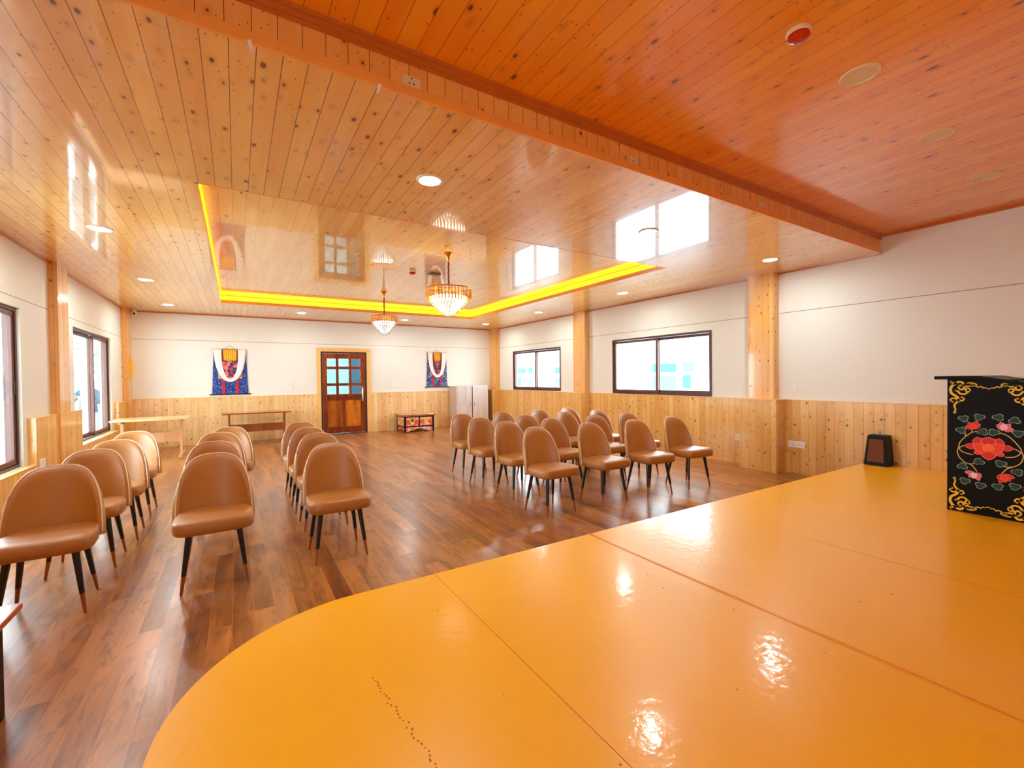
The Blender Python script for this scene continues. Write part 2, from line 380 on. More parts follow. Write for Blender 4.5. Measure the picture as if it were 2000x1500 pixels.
def kids(o): return [c for c in bpy.data.objects if c.parent == o]
def copy_tree(o, parent=None):
    c = o.copy(); COL.objects.link(c); c.parent = parent
    for ch in kids(o): copy_tree(ch, c)
    return c
GOLD=[[[[0.025,1.07],[0.043,1.055],[0.067,1.07],[0.088,1.068],[0.101,1.046],[0.112,1.034],[0.132,1.035],[0.145,1.04]],0.011],[[[0.053,1.058],[0.032,1.041],[0.02,1.012],[0.025,0.978],[0.046,0.959],[0.064,0.94],[0.069,0.912],[0.054,0.897],[0.043,0.872],[0.05,0.844],[0.045,0.819]],0.011],[[[0.101,1.046],[0.1,1.018],[0.081,1.008],[0.067,1.027],[0.078,1.041]],0.009],[[[0.053,0.998],[0.064,0.993],[0.078,0.974],[0.102,0.97],[0.119,0.985],[0.108,1.008],[0.125,1.018],[0.137,1.004],[0.127,0.99]],0.008],[[[0.067,0.912],[0.052,0.933],[0.032,0.934],[0.017,0.919],[0.033,0.905]],0.007],[[[0.069,0.926],[0.088,0.915],[0.102,0.934],[0.088,0.944]],0.007],[[[0.122,1.061],[0.139,1.063],[0.159,1.058],[0.175,1.047],[0.159,1.037],[0.145,1.04]],0.006],[[[0.162,1.04],[0.185,1.028],[0.198,1.035],[0.211,1.022],[0.224,1.024],[0.237,1.016]],0.005]]
FLOWERS=[[[[0.18,0.55],[0.103,0.549],0.041,0],[[0.305,0.556],[0.378,0.557],0.041,0],[[0.193,0.556],[0.176,0.629],0.059,0],[[0.289,0.568],[0.301,0.629],0.059,0],[[0.241,0.571],[0.241,0.636],0.072,0],[[0.219,0.522],[0.157,0.495],0.041,1],[[0.27,0.529],[0.329,0.492],0.041,1],[[0.242,0.525],[0.242,0.449],0.069,0],[[0.232,0.519],[0.155,0.57],0.059,1],[[0.251,0.522],[0.329,0.582],0.059,1],[[0.242,0.516],[0.241,0.585],0.056,2]],[[[0.156,0.694],[0.106,0.709],0.028,0],[[0.156,0.694],[0.196,0.735],0.031,0],[[0.153,0.699],[0.126,0.746],0.028,0],[[0.156,0.699],[0.179,0.76],0.028,0],[[0.155,0.689],[0.153,0.739],0.031,1]],[[[0.326,0.696],[0.284,0.738],0.028,3],[[0.326,0.696],[0.376,0.71],0.031,3],[[0.326,0.71],[0.304,0.76],0.028,3],[[0.329,0.71],[0.359,0.749],0.028,3],[[0.324,0.696],[0.325,0.748],0.034,4]],[[[0.161,0.331],[0.105,0.333],0.028,3],[[0.167,0.336],[0.191,0.275],0.031,3],[[0.161,0.331],[0.131,0.292],0.028,3],[[0.174,0.333],[0.204,0.306],0.028,3],[[0.164,0.336],[0.156,0.287],0.034,4]],[[[0.324,0.346],[0.302,0.278],0.031,0],[[0.324,0.346],[0.384,0.333],0.028,0],[[0.324,0.346],[0.287,0.312],0.028,0],[[0.327,0.347],[0.36,0.301],0.028,0],[[0.321,0.35],[0.335,0.289],0.034,1]]]
LEAVES=[[0.099,0.77],[0.189,0.788],[0.085,0.673],[0.209,0.671],[0.27,0.673],[0.294,0.793],[0.38,0.775],[0.398,0.677],[0.093,0.378],[0.187,0.429],[0.107,0.259],[0.197,0.239],[0.308,0.432],[0.293,0.249],[0.383,0.267],[0.395,0.379]]
STEMS=[[[0.089,0.664],[0.109,0.647],[0.106,0.618],[0.079,0.577],[0.07,0.533],[0.062,0.496],[0.074,0.45],[0.107,0.412],[0.147,0.394],[0.177,0.348]],[[0.106,0.618],[0.146,0.66],[0.186,0.674]],[[0.146,0.656],[0.15,0.684]],[[0.295,0.675],[0.338,0.657],[0.374,0.621],[0.41,0.563],[0.415,0.54],[0.425,0.501],[0.411,0.451],[0.378,0.419],[0.339,0.394],[0.308,0.343]],[[0.103,0.549],[0.075,0.527],[0.093,0.496],[0.154,0.48]],[[0.378,0.557],[0.41,0.53],[0.381,0.495],[0.332,0.485]],[[0.113,0.408],[0.147,0.404],[0.167,0.416]],[[0.378,0.419],[0.339,0.41],[0.317,0.42]]]
# ------------------------------------------------------------------ room shell
XL, XR, YB, YF, HC, HS = -2.01, 7.0, 12.40, -3.4, 2.98, 3.21
ZW = 1.065; ZG = 2.373; YS = 2.34; T = .16
struct(MB().box(XL - T, XR + T, YF - T, YB + T, -.15, 0).build('floor', M_['floor']), 'reddish brown wood-plank floor running towards the far wall', 'floor')

def wall_x(x0, x1, openings, y0=YF - T, y1=YB + T, top=HS + .1):
    b = MB(); ys = sorted(openings); cur = y0
    for a, c, z0, z1 in ys:
        b.box(x0, x1, cur, a, 0, top); b.box(x0, x1, a, c, 0, z0); b.box(x0, x1, a, c, z1, top); cur = c
    b.box(x0, x1, cur, y1, 0, top)
    return b
LW = [(8.84, 11.06, .53, 2.27), (4.72, 6.98, .53, 2.27), (-1.9, .2, .93, 2.27)]  # last opening is added out of view to brighten the stage
RW = [(8.93, 11.20, 1.09, 2.22), (4.71, 7.09, 1.08, 2.235)]
struct(wall_x(XL - T, XL, LW).build('wall_left', M_['white']), 'white left wall with two window openings and one added to light the stage', 'wall')
struct(wall_x(XR, XR + T, RW).build('wall_right', M_['white']), 'white right wall with two wide window openings', 'wall')
b = MB(); b.box(XL, 1.85, YB, YB + T, 0, HS + .1).box(3.01, XR, YB, YB + T, 0, HS + .1).box(1.85, 3.01, YB, YB + T, 2.18, HS + .1)
struct(b.build('wall_back', M_['white']), 'white far wall with the mahogany door', 'wall')
struct(MB().box(XL, XR, YF - T, YF, 0, HS + .1).build('wall_front', M_['white']), 'white wall behind the stage', 'wall')
# board joint lines on the white panels
for nm, bx in (('trim_1', (XL, XL + .0015, YF, YB, ZG - .003, ZG + .003)), ('trim_2', (XR - .0015, XR, YF, YB, ZG - .004, ZG + .004)), ('trim_3', (XL, XR, YB - .0015, YB, ZG - .004, ZG + .004))):
    struct(MB().box(*bx).build(nm, M_['joint']), 'thin horizontal joint line across the white wall panels', 'joint line')

# ceiling: main field with a raised tray, step up to the stage ceiling
TX0, TX1, TY0, TY1, TZ = -.25, 5.22, 4.20, 10.40, 3.13
b = MB().mat(M_['ceil'])
b.box(XL, TX0, YS, YB, HC, HC + .03).box(TX1, XR, YS, YB, HC, HC + .03).box(TX0, TX1, YS, TY0, HC, HC + .03).box(TX0, TX1, TY1, YB, HC, HC + .03)
struct(b.build('ceiling'), 'glossy knotty pine board ceiling around the raised tray', 'ceiling')
b = MB().mat(M_['ceil_tray']).box(TX0 - .03, TX1 + .03, TY0 - .03, TY1 + .03, TZ, TZ + .04)
b.mat(M_['step']).box(TX0 - .03, TX0, TY0, TY1, HC + .03, TZ).box(TX1, TX1 + .03, TY0, TY1, HC + .03, TZ).box(TX0, TX1, TY0 - .03, TY0, HC + .03, TZ).box(TX0, TX1, TY1, TY1 + .03, HC + .03, TZ)
b.mat(M_['batten']).box(TX0, TX0 + .015, TY0, TY1, HC - .002, HC + .06).box(TX1 - .015, TX1, TY0, TY1, HC - .002, HC + .06).box(TX0, TX1, TY0, TY0 + .015, HC - .002, HC + .06).box(TX0, TX1, TY1 - .015, TY1, HC - .002, HC + .06)
struct(b.build('ceiling_tray'), 'raised rectangular pine tray in the ceiling', 'ceiling')
b = MB(); z0, z1 = HC + .062, TZ - .012
b.box(TX0 + .001, TX0 + .012, TY0 + .02, TY1 - .02, z0, z1).box(TX1 - .012, TX1 - .001, TY0 + .02, TY1 - .02, z0, z1)
b.box(TX0 + .012, TX1 - .012, TY1 - .012, TY1 - .001, z0, z1)
tag(b.build('led_strip_light', M_['led']), 'yellow glowing LED strip around the raised ceiling tray', 'strip light')
struct(MB().box(XL, XR, YF, YS, HS, HS + .05).build('ceiling_stage', M_['ceil_stage_bounce']), 'pine board ceiling above the stage, bounce light painted in as deep orange', 'ceiling')
struct(MB().box(XL, XR, YS, YS + .03, HC + .03, HS + .05).build('ceiling_step', M_['step']), 'short vertical pine boards of the step between the two ceilings', 'ceiling')
struct(MB().box(XL, XR, YS - .018, YS + .002, HC - .012, HC + .042, .003).build('trim_4', M_['batten']), 'orange batten along the lower edge of the ceiling step', 'trim')
b = MB().box(XL, XR, YS - .035, YS, HS - .022, HS).box(XL, XR, YS - .022, YS, HS - .05, HS - .022).box(XL, XR, YS - .012, YS, HS - .066, HS - .05)
struct(b.build('trim_5', M_['trim']), 'stepped crown moulding between ceiling step and stage ceiling', 'trim')
cz = HC - .022
struct(MB().box(XL, XL + .022, YS, YB, cz, HC).build('trim_6', M_['trim']), 'brown ceiling moulding on the left wall', 'trim')
struct(MB().box(XR - .022, XR, YS, YB, cz, HC).build('trim_7', M_['trim']), 'brown ceiling moulding on the right wall', 'trim')
struct(MB().box(XL, XR, YB - .022, YB, cz, HC).build('trim_8', M_['trim']), 'brown ceiling moulding on the far wall', 'trim')
struct(MB().box(XR - .025, XR, YF, YS - .035, HS - .035, HS).build('trim_9', M_['trim']), 'brown moulding where the stage ceiling meets the right wall', 'trim')
struct(MB().box(XL, XL + .025, YF, YS - .035, HS - .035, HS).build('trim_10', M_['trim']), 'brown moulding where the stage ceiling meets the left wall', 'trim')

# wainscot
b = MB().mat(M_['w_right']); wx = XR - .035
for a, c in ((YF, 3.47), (4.03, 7.80), (8.32, 11.92)): b.box(wx, XR - .0005, a, c, 0, ZW)
b.mat(M_['casing'])
for a, c in ((YF, 3.47), (4.03, 7.80), (8.32, 11.92)): b.box(wx - .006, XR - .0005, a, c, ZW, ZW + .012)
struct(b.build('wainscot_right'), 'knotty pine board wainscot on the right wall', 'wainscot')
b = MB().mat(M_['w_back']); wy = YB - .035
for a, c in ((XL + .1, 1.755), (3.115, 6.67)): b.box(a, c, wy, YB - .0005, 0, ZW)
b.mat(M_['casing'])
for a, c in ((XL + .1, 1.755), (3.115, 6.67)): b.box(a, c, wy - .006, YB - .0005, ZW, ZW + .012)
struct(b.build('wainscot_back'), 'pale knotty pine board wainscot on the far wall', 'wainscot')
b = MB().mat(M_['w_right']); lx = XL + .07
segs = [(YF, -2.05, 1.045), (-2.05, .35, .92), (.35, 3.59, 1.045), (4.0, 4.52, 1.045), (4.52, 7.10, .52), (7.10, 7.85, 1.045), (8.26, 8.86, 1.045), (8.86, 11.22, .52), (11.22, 11.98, 1.045)]
for a, c, z in segs: b.box(XL + .0005, lx, a, c, 0, z)
struct(b.build('wainscot_left'), 'pine board wainscot on the left wall, stepped down under the windows', 'wainscot')
b = MB()
for a, c, z in segs: b.box(XL + .0005, lx + .005, a, c, z, z + .008)
struct(b.build('trim_11', M_['casing']), 'thin pine cap along the left wainscot', 'trim')

# pillars clad in pine boards
def pillar(x0, x1, y0, y1, lo, label, z0=ZW + .012):
    b = MB().mat(M_['pine_y']).box(x0, x1, y0, y1, z0, HC if y0 > YS else HS)
    if lo:
        b.mat(M_['w_right']).box(lo[0], lo[1], lo[2], lo[3], 0, ZW)
        b.mat(M_['casing']).box(lo[0] - .006, lo[1], lo[2] - .006, lo[3] + .006, ZW, ZW + .014)
    struct(b.build('wall_pillar'), label, 'pillar')
pillar(6.84, XR, 3.59, 3.97, (6.69, XR, 3.47, 4.03), 'pine clad pillar on the right wall nearest the stage')
pillar(6.86, XR, 7.85, 8.26, (6.67, XR, 7.80, 8.32), 'pine clad pillar between the two right hand windows')
pillar(6.86, XR, 12.0, YB, (6.67, XR, 11.92, YB), 'pine clad pillar in the far right corner')
pillar(XL, -1.92, 7.85, 8.26, None, 'pine clad pillar on the left wall between two windows', 0)
pillar(XL, -1.91, 11.98, YB, None, 'pine clad pillar in the far left corner', 0)
pillar(XL, -1.92, 3.59, 4.00, None, 'pine clad pillar on the left wall near the stage', 0)

# ------------------------------------------------------------------ windows
def window(n, side, y0, y1, z0, z1, label, near_inner):
    """two sliding sashes in a brown frame; +x is outside for the right wall"""
    s = 1 if side == 'R' else -1
    xw = XR if s > 0 else XL
    X = lambda d: xw + s * d
    def bx(b, d0, d1, a, c, e, f, bev=0): x = sorted((X(d0), X(d1))); b.box(x[0], x[1], a, c, e, f, bev)
    d0, d1 = (-.012, .10) if s > 0 else (.03, .13); fw = .035
    root = MB(); bx(root, d0, d1, y0, y1, z0, z0 + fw); bx(root, d0, d1, y0, y1, z1 - fw, z1)
    bx(root, d0, d1, y0, y0 + fw, z0 + fw, z1 - fw); bx(root, d0, d1, y1 - fw, y1, z0 + fw, z1 - fw)
    bx(root, (d0 + d1) / 2 - .003, (d0 + d1) / 2 + .003, y0 + fw, y1 - fw, z0 + fw, z0 + fw + .012)
    root = root.build('window_%d' % n, M_['frame']); struct(root, label, 'window')
    ym = (y0 + y1) / 2 + (.14 if s < 0 else 0); sw = .052
    for i, (a, c) in enumerate(((ym - .028, y1 - fw - .002), (y0 + fw + .002, ym + .028))):
        e0 = d0 + .012 if i == 0 else (d0 + d1) / 2 + .006
        e1 = e0 + .036; za, zb = z0 + fw + .004, z1 - fw - .004
        b = MB(); bx(b, e0, e1, a, c, za, za + sw, .004); bx(b, e0, e1, a, c, zb - sw, zb, .004)
        bx(b, e0, e1, a, a + sw, za + sw, zb - sw, .004); bx(b, e0, e1, c - sw, c, za + sw, zb - sw, .004)
        sash = b.build('sash', M_['sash'], root)
        b = MB(); bx(b, (e0 + e1) / 2 - .002, (e0 + e1) / 2 + .002, a + sw - .004, c - sw + .004, za + sw - .004, zb - sw + .004)
        b.build('glass_pane', M_['glass'], sash)
        hy = (c - sw / 2) if i == 0 else (a + sw / 2); zc = (z0 + z1) / 2
        b = MB(); bx(b, e0 - .008, e0, hy - .012, hy + .012, zc - .07, zc + .07, .003)
        b.build('latch', M_['latch'], sash)
window(1, 'R', 8.93, 11.20, 1.09, 2.22, 'brown framed sliding window at the far end of the right wall', True)
window(2, 'R', 4.71, 7.09, 1.08, 2.235, 'wide brown framed sliding window on the right wall nearer the stage', True)
window(3, 'L', 8.84, 11.06, .53, 2.27, 'tall brown framed sliding window at the far end of the left wall', False)
window(4, 'L', 4.72, 6.98, .53, 2.27, 'tall brown framed window at the left edge of the picture', False)

window(5, 'L', -1.9, .2, .93, 2.27, 'added unseen brown framed window lighting the stage, on the left wall', False)  # added out of view so sky light reaches stage and its ceiling

# ------------------------------------------------------------------ door
b = MB().box(1.755, 1.85, YB - .045, YB - .0005, 0, 2.28).box(3.01, 3.115, YB - .045, YB - .0005, 0, 2.28).box(1.85, 3.01, YB - .045, YB - .0005, 2.18, 2.28)
struct(b.build('trim_12', M_['casing']), 'pale pine casing around the mahogany door', 'trim')
b = MB().box(1.852, 1.89, YB - .03, YB + .1, 0, 2.178).box(2.97, 3.008, YB - .03, YB + .1, 0, 2.178).box(1.89, 2.97, YB - .03, YB + .1, 2.14, 2.178).box(1.89, 2.97, YB - .02, YB + .1, 0, .02)
door = b.build('door_1', M_['frame_and_gap_shade']); struct(door, 'mahogany door with nine glass panes and two lower panels', 'door')
dy0, dy1 = YB - .022, YB + .02
cx = [1.895, 2.00, 2.225, 2.29, 2.55, 2.615, 2.845, 2.965]; rz = [.03, .20, .90, 1.06, 1.28, 1.35, 1.72, 1.79, 2.00, 2.135]
b = MB()
b.box(cx[0], cx[1], dy0, dy1, rz[0], rz[9]).box(cx[6], cx[7], dy0, dy1, rz[0], rz[9])
for a, c in ((rz[0], rz[1]), (rz[2], rz[3]), (rz[8], rz[9])): b.box(cx[1], cx[6], dy0, dy1, a, c)
b.box(cx[1], cx[6], dy0 + .005, dy1 - .005, rz[4], rz[5]); b.box(cx[1], cx[6], dy0 + .005, dy1 - .005, rz[6], rz[7])
for a, c in ((rz[3], rz[4]), (rz[5], rz[6]), (rz[7], rz[8])):
    b.box(cx[2], cx[3], dy0 + .005, dy1 - .005, a, c); b.box(cx[4], cx[5], dy0 + .005, dy1 - .005, a, c)
b.box(2.385, 2.445, dy0, dy1, rz[1], rz[2])
leaf = b.build('door_leaf', M_['mahog'], door)
for x0, x1 in ((2.0, 2.385), (2.445, 2.845)):
    bb = MB().box(x0, x1, dy0 + .014, dy1 - .01, .20, .90); bb.box(x0 + .045, x1 - .045, dy0 + .004, dy0 + .014, .25, .85, .003)
    bb.build('door_panel', M_['mahog_panel'], leaf)
for i in (1, 3, 5):
    for j in (3, 5, 7):
        MB().box(cx[i], cx[i + 1], YB - .004, YB + .002, rz[j], rz[j + 1]).build('glass_pane', M_['dglass'], leaf)
b = MB().box(2.875, 2.915, dy0 - .008, dy0, .86, 1.26, .003)
h = b.build('door_handle', M_['chrome'], leaf)
MB().tube([(2.895, dy0 - .008, 1.20), (2.895, dy0 - .045, 1.19), (2.88, dy0 - .05, 1.10), (2.895, dy0 - .045, .93), (2.895, dy0 - .008, .92)], .011).build('pull_bar', M_['chrome'], h, True)

# ------------------------------------------------------------------ outside
struct(MB().box(-60, 70, -40, 80, -.62, -.5).build('ground', M_['ground']), 'bright pale ground outside', 'ground')
bl = empty('building', (15.0, 17, -.5), 0, 'white building with blue tinted windows seen through the right hand windows', 'building')
b = MB().box(0, 8, -16, 22, 0, 2.83)
b.box(-.25, 8.2, -16.2, 22.2, 2.83, 2.92)
b.build('wall', M_['render_w'], bl)
wins = [(23.67, 22.46, 2.02, 1.67, 0), (22.23, 21.75, 2.02, 1.67, 0), (23.69, 22.99, 1.45, .91, 0), (22.86, 22.42, 1.45, .91, 1), (22.3, 21.76, 1.45, .9, 1), (19.64, 18.6, 1.99, 1.63, 0), (19.61, 18.9, 1.44, .95, 1),
        (12.84, 11.61, 1.95, 1.58, 0), (11.34, 10.79, 1.95, 1.58, 1), (12.84, 11.61, 1.45, .85, 1), (11.34, 10.95, 1.48, .95, 0)]
for a, c, zt, zb, k in wins:
    y0, y1, z0, z1 = c - 17, a - 17, zb + .5, zt + .5
    fr = MB().box(-.05, 0, y0 - .05, y1 + .05, z1, z1 + .05).box(-.05, 0, y0 - .05, y1 + .05, z0 - .05, z0).box(-.05, 0, y0 - .05, y0, z0, z1).box(-.05, 0, y1, y1 + .05, z0, z1).build('window', M_['render_w'], bl)
    MB().box(-.02, -.001, y0, y1, z0, z1).build('pane', M_['cyan_glass2' if k else 'cyan_glass'], fr)
# porch behind the far door
pw = empty('porch_screen', (2.4, 15.2, -.5), 0, 'pale blue grey wall and dark teal panel behind the glass of the far door', 'wall')
MB().box(-2.4, .75, 0, .12, 0, 3.6).build('screen_wall', plain('pale_blue_wall', (100, 112, 104), rough=.9), pw)
tag(MB().box(.75, 1.6, -.05, .07, 0, 3.6).build('dark_panel', plain('teal_panel', (7, 34, 42), rough=.8), pw), 'dark teal panel')
# post, person and bare trees beyond the left window
b = MB().box(-.055, .055, -.055, .055, -.5, 2.9).box(-.08, .08, -.08, .08, -.5, -.35)
p = b.build('porch_post', M_['post']); p.location = (-2.68, 12.45, 0); tag(p, 'pale square porch post outside the far left window', 'post')
def person():
    me = bpy.data.meshes.new('person'); bmm = bmesh.new()
    J = {}
    def v(k, p): J[k] = bmm.verts.new(p)
    v('hip', (0, 0, .96)); v('wai', (0, 0, 1.12)); v('che', (0, .01, 1.32)); v('shc', (0, .01, 1.44)); v('nk', (0, 0, 1.52)); v('hd', (0, -.02, 1.60)); v('hdt', (0, -.01, 1.72))
    for s, n in ((-1, 'l'), (1, 'r')):
        v('sh' + n, (s * .19, .01, 1.41)); v('el' + n, (s * .32, -.08, 1.17)); v('wr' + n, (s * .12, -.28, 1.27)); v('hn' + n, (s * .07, -.31, 1.31))
        v('hp' + n, (s * .10, 0, .92)); v('kn' + n, (s * .14, -.02, .50)); v('an' + n, (s * .17, .03, .09)); v('to' + n, (s * .19, -.13, .04))
    E = [('hip', 'wai'), ('wai', 'che'), ('che', 'shc'), ('shc', 'nk'), ('nk', 'hd'), ('hd', 'hdt')]
    for n in 'lr': E += [('shc', 'sh' + n), ('sh' + n, 'el' + n), ('el' + n, 'wr' + n), ('wr' + n, 'hn' + n), ('hip', 'hp' + n), ('hp' + n, 'kn' + n), ('kn' + n, 'an' + n), ('an' + n, 'to' + n)]
    for a, c in E: bmm.edges.new((J[a], J[c]))
    keys = list(J); bmm.to_mesh(me); bmm.free()
    o = bpy.data.objects.new('person', me); COL.objects.link(o)
    sk = o.modifiers.new('skin', 'SKIN'); su = o.modifiers.new('sub', 'SUBSURF'); su.levels = 2; su.render_levels = 2; sk.use_smooth_shade = True
    rad = {'hip': (.17, .12), 'wai': (.17, .12), 'che': (.19, .13), 'shc': (.12, .10), 'nk': (.055, .055), 'hd': (.08, .095), 'hdt': (.06, .07)}
    for n in 'lr': rad.update({'sh' + n: (.075, .075), 'el' + n: (.058, .058), 'wr' + n: (.04, .04), 'hn' + n: (.035, .025), 'hp' + n: (.095, .1), 'kn' + n: (.07, .07), 'an' + n: (.05, .05), 'to' + n: (.045, .035)})
    sv = me.skin_vertices[0].data
    for i, k in enumerate(keys): sv[i].radius = rad[k]; sv[i].use_root = (k == 'hip')
    me.materials.append(M_['teal'])
    return o
pe = person(); pe.location = (-2.94, 13.95, -.20); pe.rotation_euler = (0, 0, math.radians(-25))
tag(pe, 'person in dark teal jacket holding something up outside the far left window', 'person')
b = MB().lathe([(.002, .135), (.06, .125), (.10, .07), (.105, 0), (.09, -.07), (.05, -.09)], (0, .015, 1.66), 14)
b.build('hair', M_['hair'], pe, True)
b = MB()
for s in (-1, 1): b.tube([(s * .10, 0, .94), (s * .14, -.02, .5), (s * .17, .03, .10)], [.115, .085, .07], 12)
b.build('trousers', M_['jeans'], pe, True)
b = MB()
for s in (-1, 1):
    hx, hy, hz = s * .07, -.31, 1.31
    b.tube([(s * .11, -.285, 1.275), (hx, hy, hz)], [.03, .035], 8)
    for k in range(4): b.tube([(hx, hy, hz + .02 - k * .018), (hx - s * .035, hy - .03, hz + .03 - k * .018), (hx - s * .055, hy - .01, hz + .03 - k * .018)], [.009, .008, .007], 6)
    b.tube([(hx, hy + .01, hz), (hx + s * .01, hy + .045, hz + .03), (hx - s * .02, hy + .05, hz + .045)], [.011, .009, .008], 6)
b.build('hands', M_['skin'], pe, True)
def tree(x, y, h, seed, label, leafy):
    r = random.Random(seed); t = empty('tree', (x, y, -.5), 0, label, 'tree', None)
    b = MB(); b.tube([(0, 0, 0), (.05, .02, h * .4), (0, .1, h)], [.09, .06, .02], 8); tips = []
    for i in range(26):
        z = h * (.3 + .65 * r.random()); a = r.random() * 2 * PI; L = h * (.18 + .25 * r.random())
        p0 = Vector((0.02, .04, z)); p1 = p0 + Vector((math.cos(a) * L, math.sin(a) * L, L * .5)); pm = (p0 + p1) / 2 + Vector((r.uniform(-.1, .1), r.uniform(-.1, .1), .1))
        b.tube([p0, pm, p1], [.03, .018, .006], 5); tips += [p1, pm]
        for j in range(3):
            q = p1 + Vector((r.uniform(-.4, .4), r.uniform(-.4, .4), r.uniform(-.1, .5))); b.tube([pm, q], [.01, .004], 4); tips.append(q)
    b.build('trunk', M_['bark'], t, True)
    if leafy:
        b = MB()
        for q in tips:
            for j in range(leafy):
                c = q + Vector([r.gauss(0, .22) for _ in range(3)]); u = Vector([r.uniform(-1, 1) for _ in range(3)]).normalized() * .06; w = u.orthogonal().normalized() * .04
                vs = [b.b.verts.new(c + k) for k in (u, w, -u, -w)]; b.b.faces.new(vs)
        b.build('foliage', M_['foliage'], t)
tree(-6.2, 22, 4.5, 3, 'bare branching tree seen through the far left window, on its left side', 0)
tree(-6.5, 34, 5.0, 5, 'pale green leafy tree seen through the far left window, on its right side', 14)
tree(-9.5, 16, 5.0, 8, 'pale tree seen through the window at the left edge of the picture', 10)
# ------------------------------------------------------------------ stage
SZ = .30; SY = 2.45; SXL = -.26; CR = .78
pts = [(6.962, YF + .003), (6.962, SY)]
pts += [(SXL + CR + math.cos(a) * CR, SY - CR + math.sin(a) * CR) for a in [PI / 2 + i * (PI / 2) / 24 for i in range(25)]]
pts += [(SXL, YF + .003)]
stage = MB().prism([(x, y, 0.001) for x, y in pts][::-1], (0, 0, SZ - .021)).build('stage', M_['stage_side'])
tag(stage, 'low stage with a glossy amber yellow vinyl top and one rounded corner', 'stage')
o = MB().prism([(x, y, SZ - .02) for x, y in pts][::-1], (0, 0, .02)).build('stage_top', M_['stage'], stage)
b = MB().box(2.163, 2.177, -1.6, SY - .002, SZ, SZ + .0035)
tag(b.build('joint_strip', M_['seam_strip'], stage), 'raised amber joint strip')
b = MB().box(.965, .9675, YF + .01, SY - .01, SZ, SZ + .0006).box(3.37, 3.3725, YF + .01, 1.6, SZ, SZ + .0006).box(5.0, 5.0025, YF + .01, .6, SZ, SZ + .0006)
b.build('sheet_seam', M_['seam'], stage)
b = MB(); r = random.Random(4)
for i in range(46):
    x = .42 + r.gauss(0, .006) + i * .0022; y = 1.72 - i * .018; b.box(x, x + .006, y, y + r.uniform(.004, .012), SZ, SZ + .0005)
for i in range(26):
    x = r.uniform(.1, 3.0); y = r.uniform(.8, 2.2); b.box(x, x + r.uniform(.003, .007), y, y + r.uniform(.003, .012), SZ, SZ + .0005)
tag(b.build('scuff_marks', M_['seam'], stage), kind='stuff')

# ------------------------------------------------------------------ chairs
def make_chair():
    t = empty('dining_chair', (0, 0, 0))
    # seat cushion, front at -y
    b = MB(); n = 40
    def ring(z, k, dy=0):
        vs = []
        for i in range(n):
            a = 2 * PI * i / n; ca, sa = math.cos(a), math.sin(a); e = 2 / 5.0
            x = math.copysign(abs(ca) ** e, ca) * .245 * k; y = math.copysign(abs(sa) ** e, sa) * .235 * k
            x *= 1 - .13 * max(0, (y + .02) / .255)
            vs.append(b.b.verts.new((x, y - .02 + dy, z + (.006 * (1 - (y / .24)) if z > .44 else 0))))
        return vs
    R = [ring(z, k) for z, k in ((.402, .90), (.402, .95), (.412, .985), (.430, 1.0), (.462, 1.0), (.478, .975), (.487, .92), (.492, .62), (.494, .25))]
    for i in range(len(R) - 1):
        for k in range(n): b.b.faces.new((R[i][k], R[i][(k + 1) % n], R[i + 1][(k + 1) % n], R[i + 1][k]))
    b.b.faces.new(R[0][::-1]); b.b.faces.new(R[-1])
    b.build('seat', M_['leather'], t, True, 60)
    # curved shell: outer sheet + inner sheet, arched top
    NU, NV = 30, 12; PM = math.radians(66)
    def P(u, v, off):
        """u -1..1 around, v 0..1 up, off: outward"""
        ph = u * PM; hh = .455 * max(0, 1 - abs(u) ** 3.1) ** .56 + .012
        z = .405 + hh * v; f = (z - .405) / .48
        rx = .262 + .008 * f + off - .020 * f * f; ry = .215 + off
        return Vector((rx * math.sin(ph), -.002 + .065 * f + ry * math.cos(ph) + .01, z))
    us = [math.sin((i / NU * 2 - 1) * PI / 2) for i in range(NU + 1)]
    b = MB(); b.mat(M_['leather'])
    inn = [[b.b.verts.new(P(u, j / NV, -.020 + (.012 if j == NV else 0))) for j in range(NV + 1)] for u in us]
    out = [[b.b.verts.new(P(u, j / NV, .022 - (.010 if j == NV else 0))) for j in range(NV + 1)] for u in us]
    top = [b.b.verts.new(P(u, 1, .001) + Vector((0, 0, .008))) for u in us]
    fi, fo = [], []
    for i in range(NU):
        for j in range(NV):
            fi.append(b.b.faces.new((inn[i][j], inn[i][j + 1], inn[i + 1][j + 1], inn[i + 1][j])))
            fo.append(b.b.faces.new((out[i][j], out[i + 1][j], out[i + 1][j + 1], out[i][j + 1])))
        fi.append(b.b.faces.new((inn[i][NV], top[i], top[i + 1], inn[i + 1][NV])))
        fo.append(b.b.faces.new((top[i], out[i][NV], out[i + 1][NV], top[i + 1])))
        fo.append(b.b.faces.new((inn[i][0], inn[i + 1][0], out[i + 1][0], out[i][0])))
    for i in (0, NU):
        c = [inn[i][j] for j in range(NV + 1)] + [top[i]] + [out[i][j] for j in range(NV, -1, -1)]
        fo.append(b.b.faces.new(c))
    b.mat(M_['leather_back'])
    for f in fo: f.material_index = 1
    bk = b.build('backrest', None, t, True, 70)
    b = MB(); b.tube([P(u, 1, .002) + Vector((0, 0, .009)) for u in us], .0042, 6)
    b.build('piping', M_['piping'], bk, True)
    for sx in (-1, 1):
        for sy in (-1, 1):
            a = Vector((sx * .145, sy * .13 - .01, .41)); f = Vector((sx * .195, sy * .19, 0)); q = a.lerp(f, .70)
            l = MB().tube([a, q], [.021, .0145], 12).build('leg', M_['leg_black'], t, True)
            MB().tube([q, f], [.0135, .0085], 12).build('leg_tip', M_['leg_tip'], l, True)
    return t
chair0 = make_chair(); first = [True]
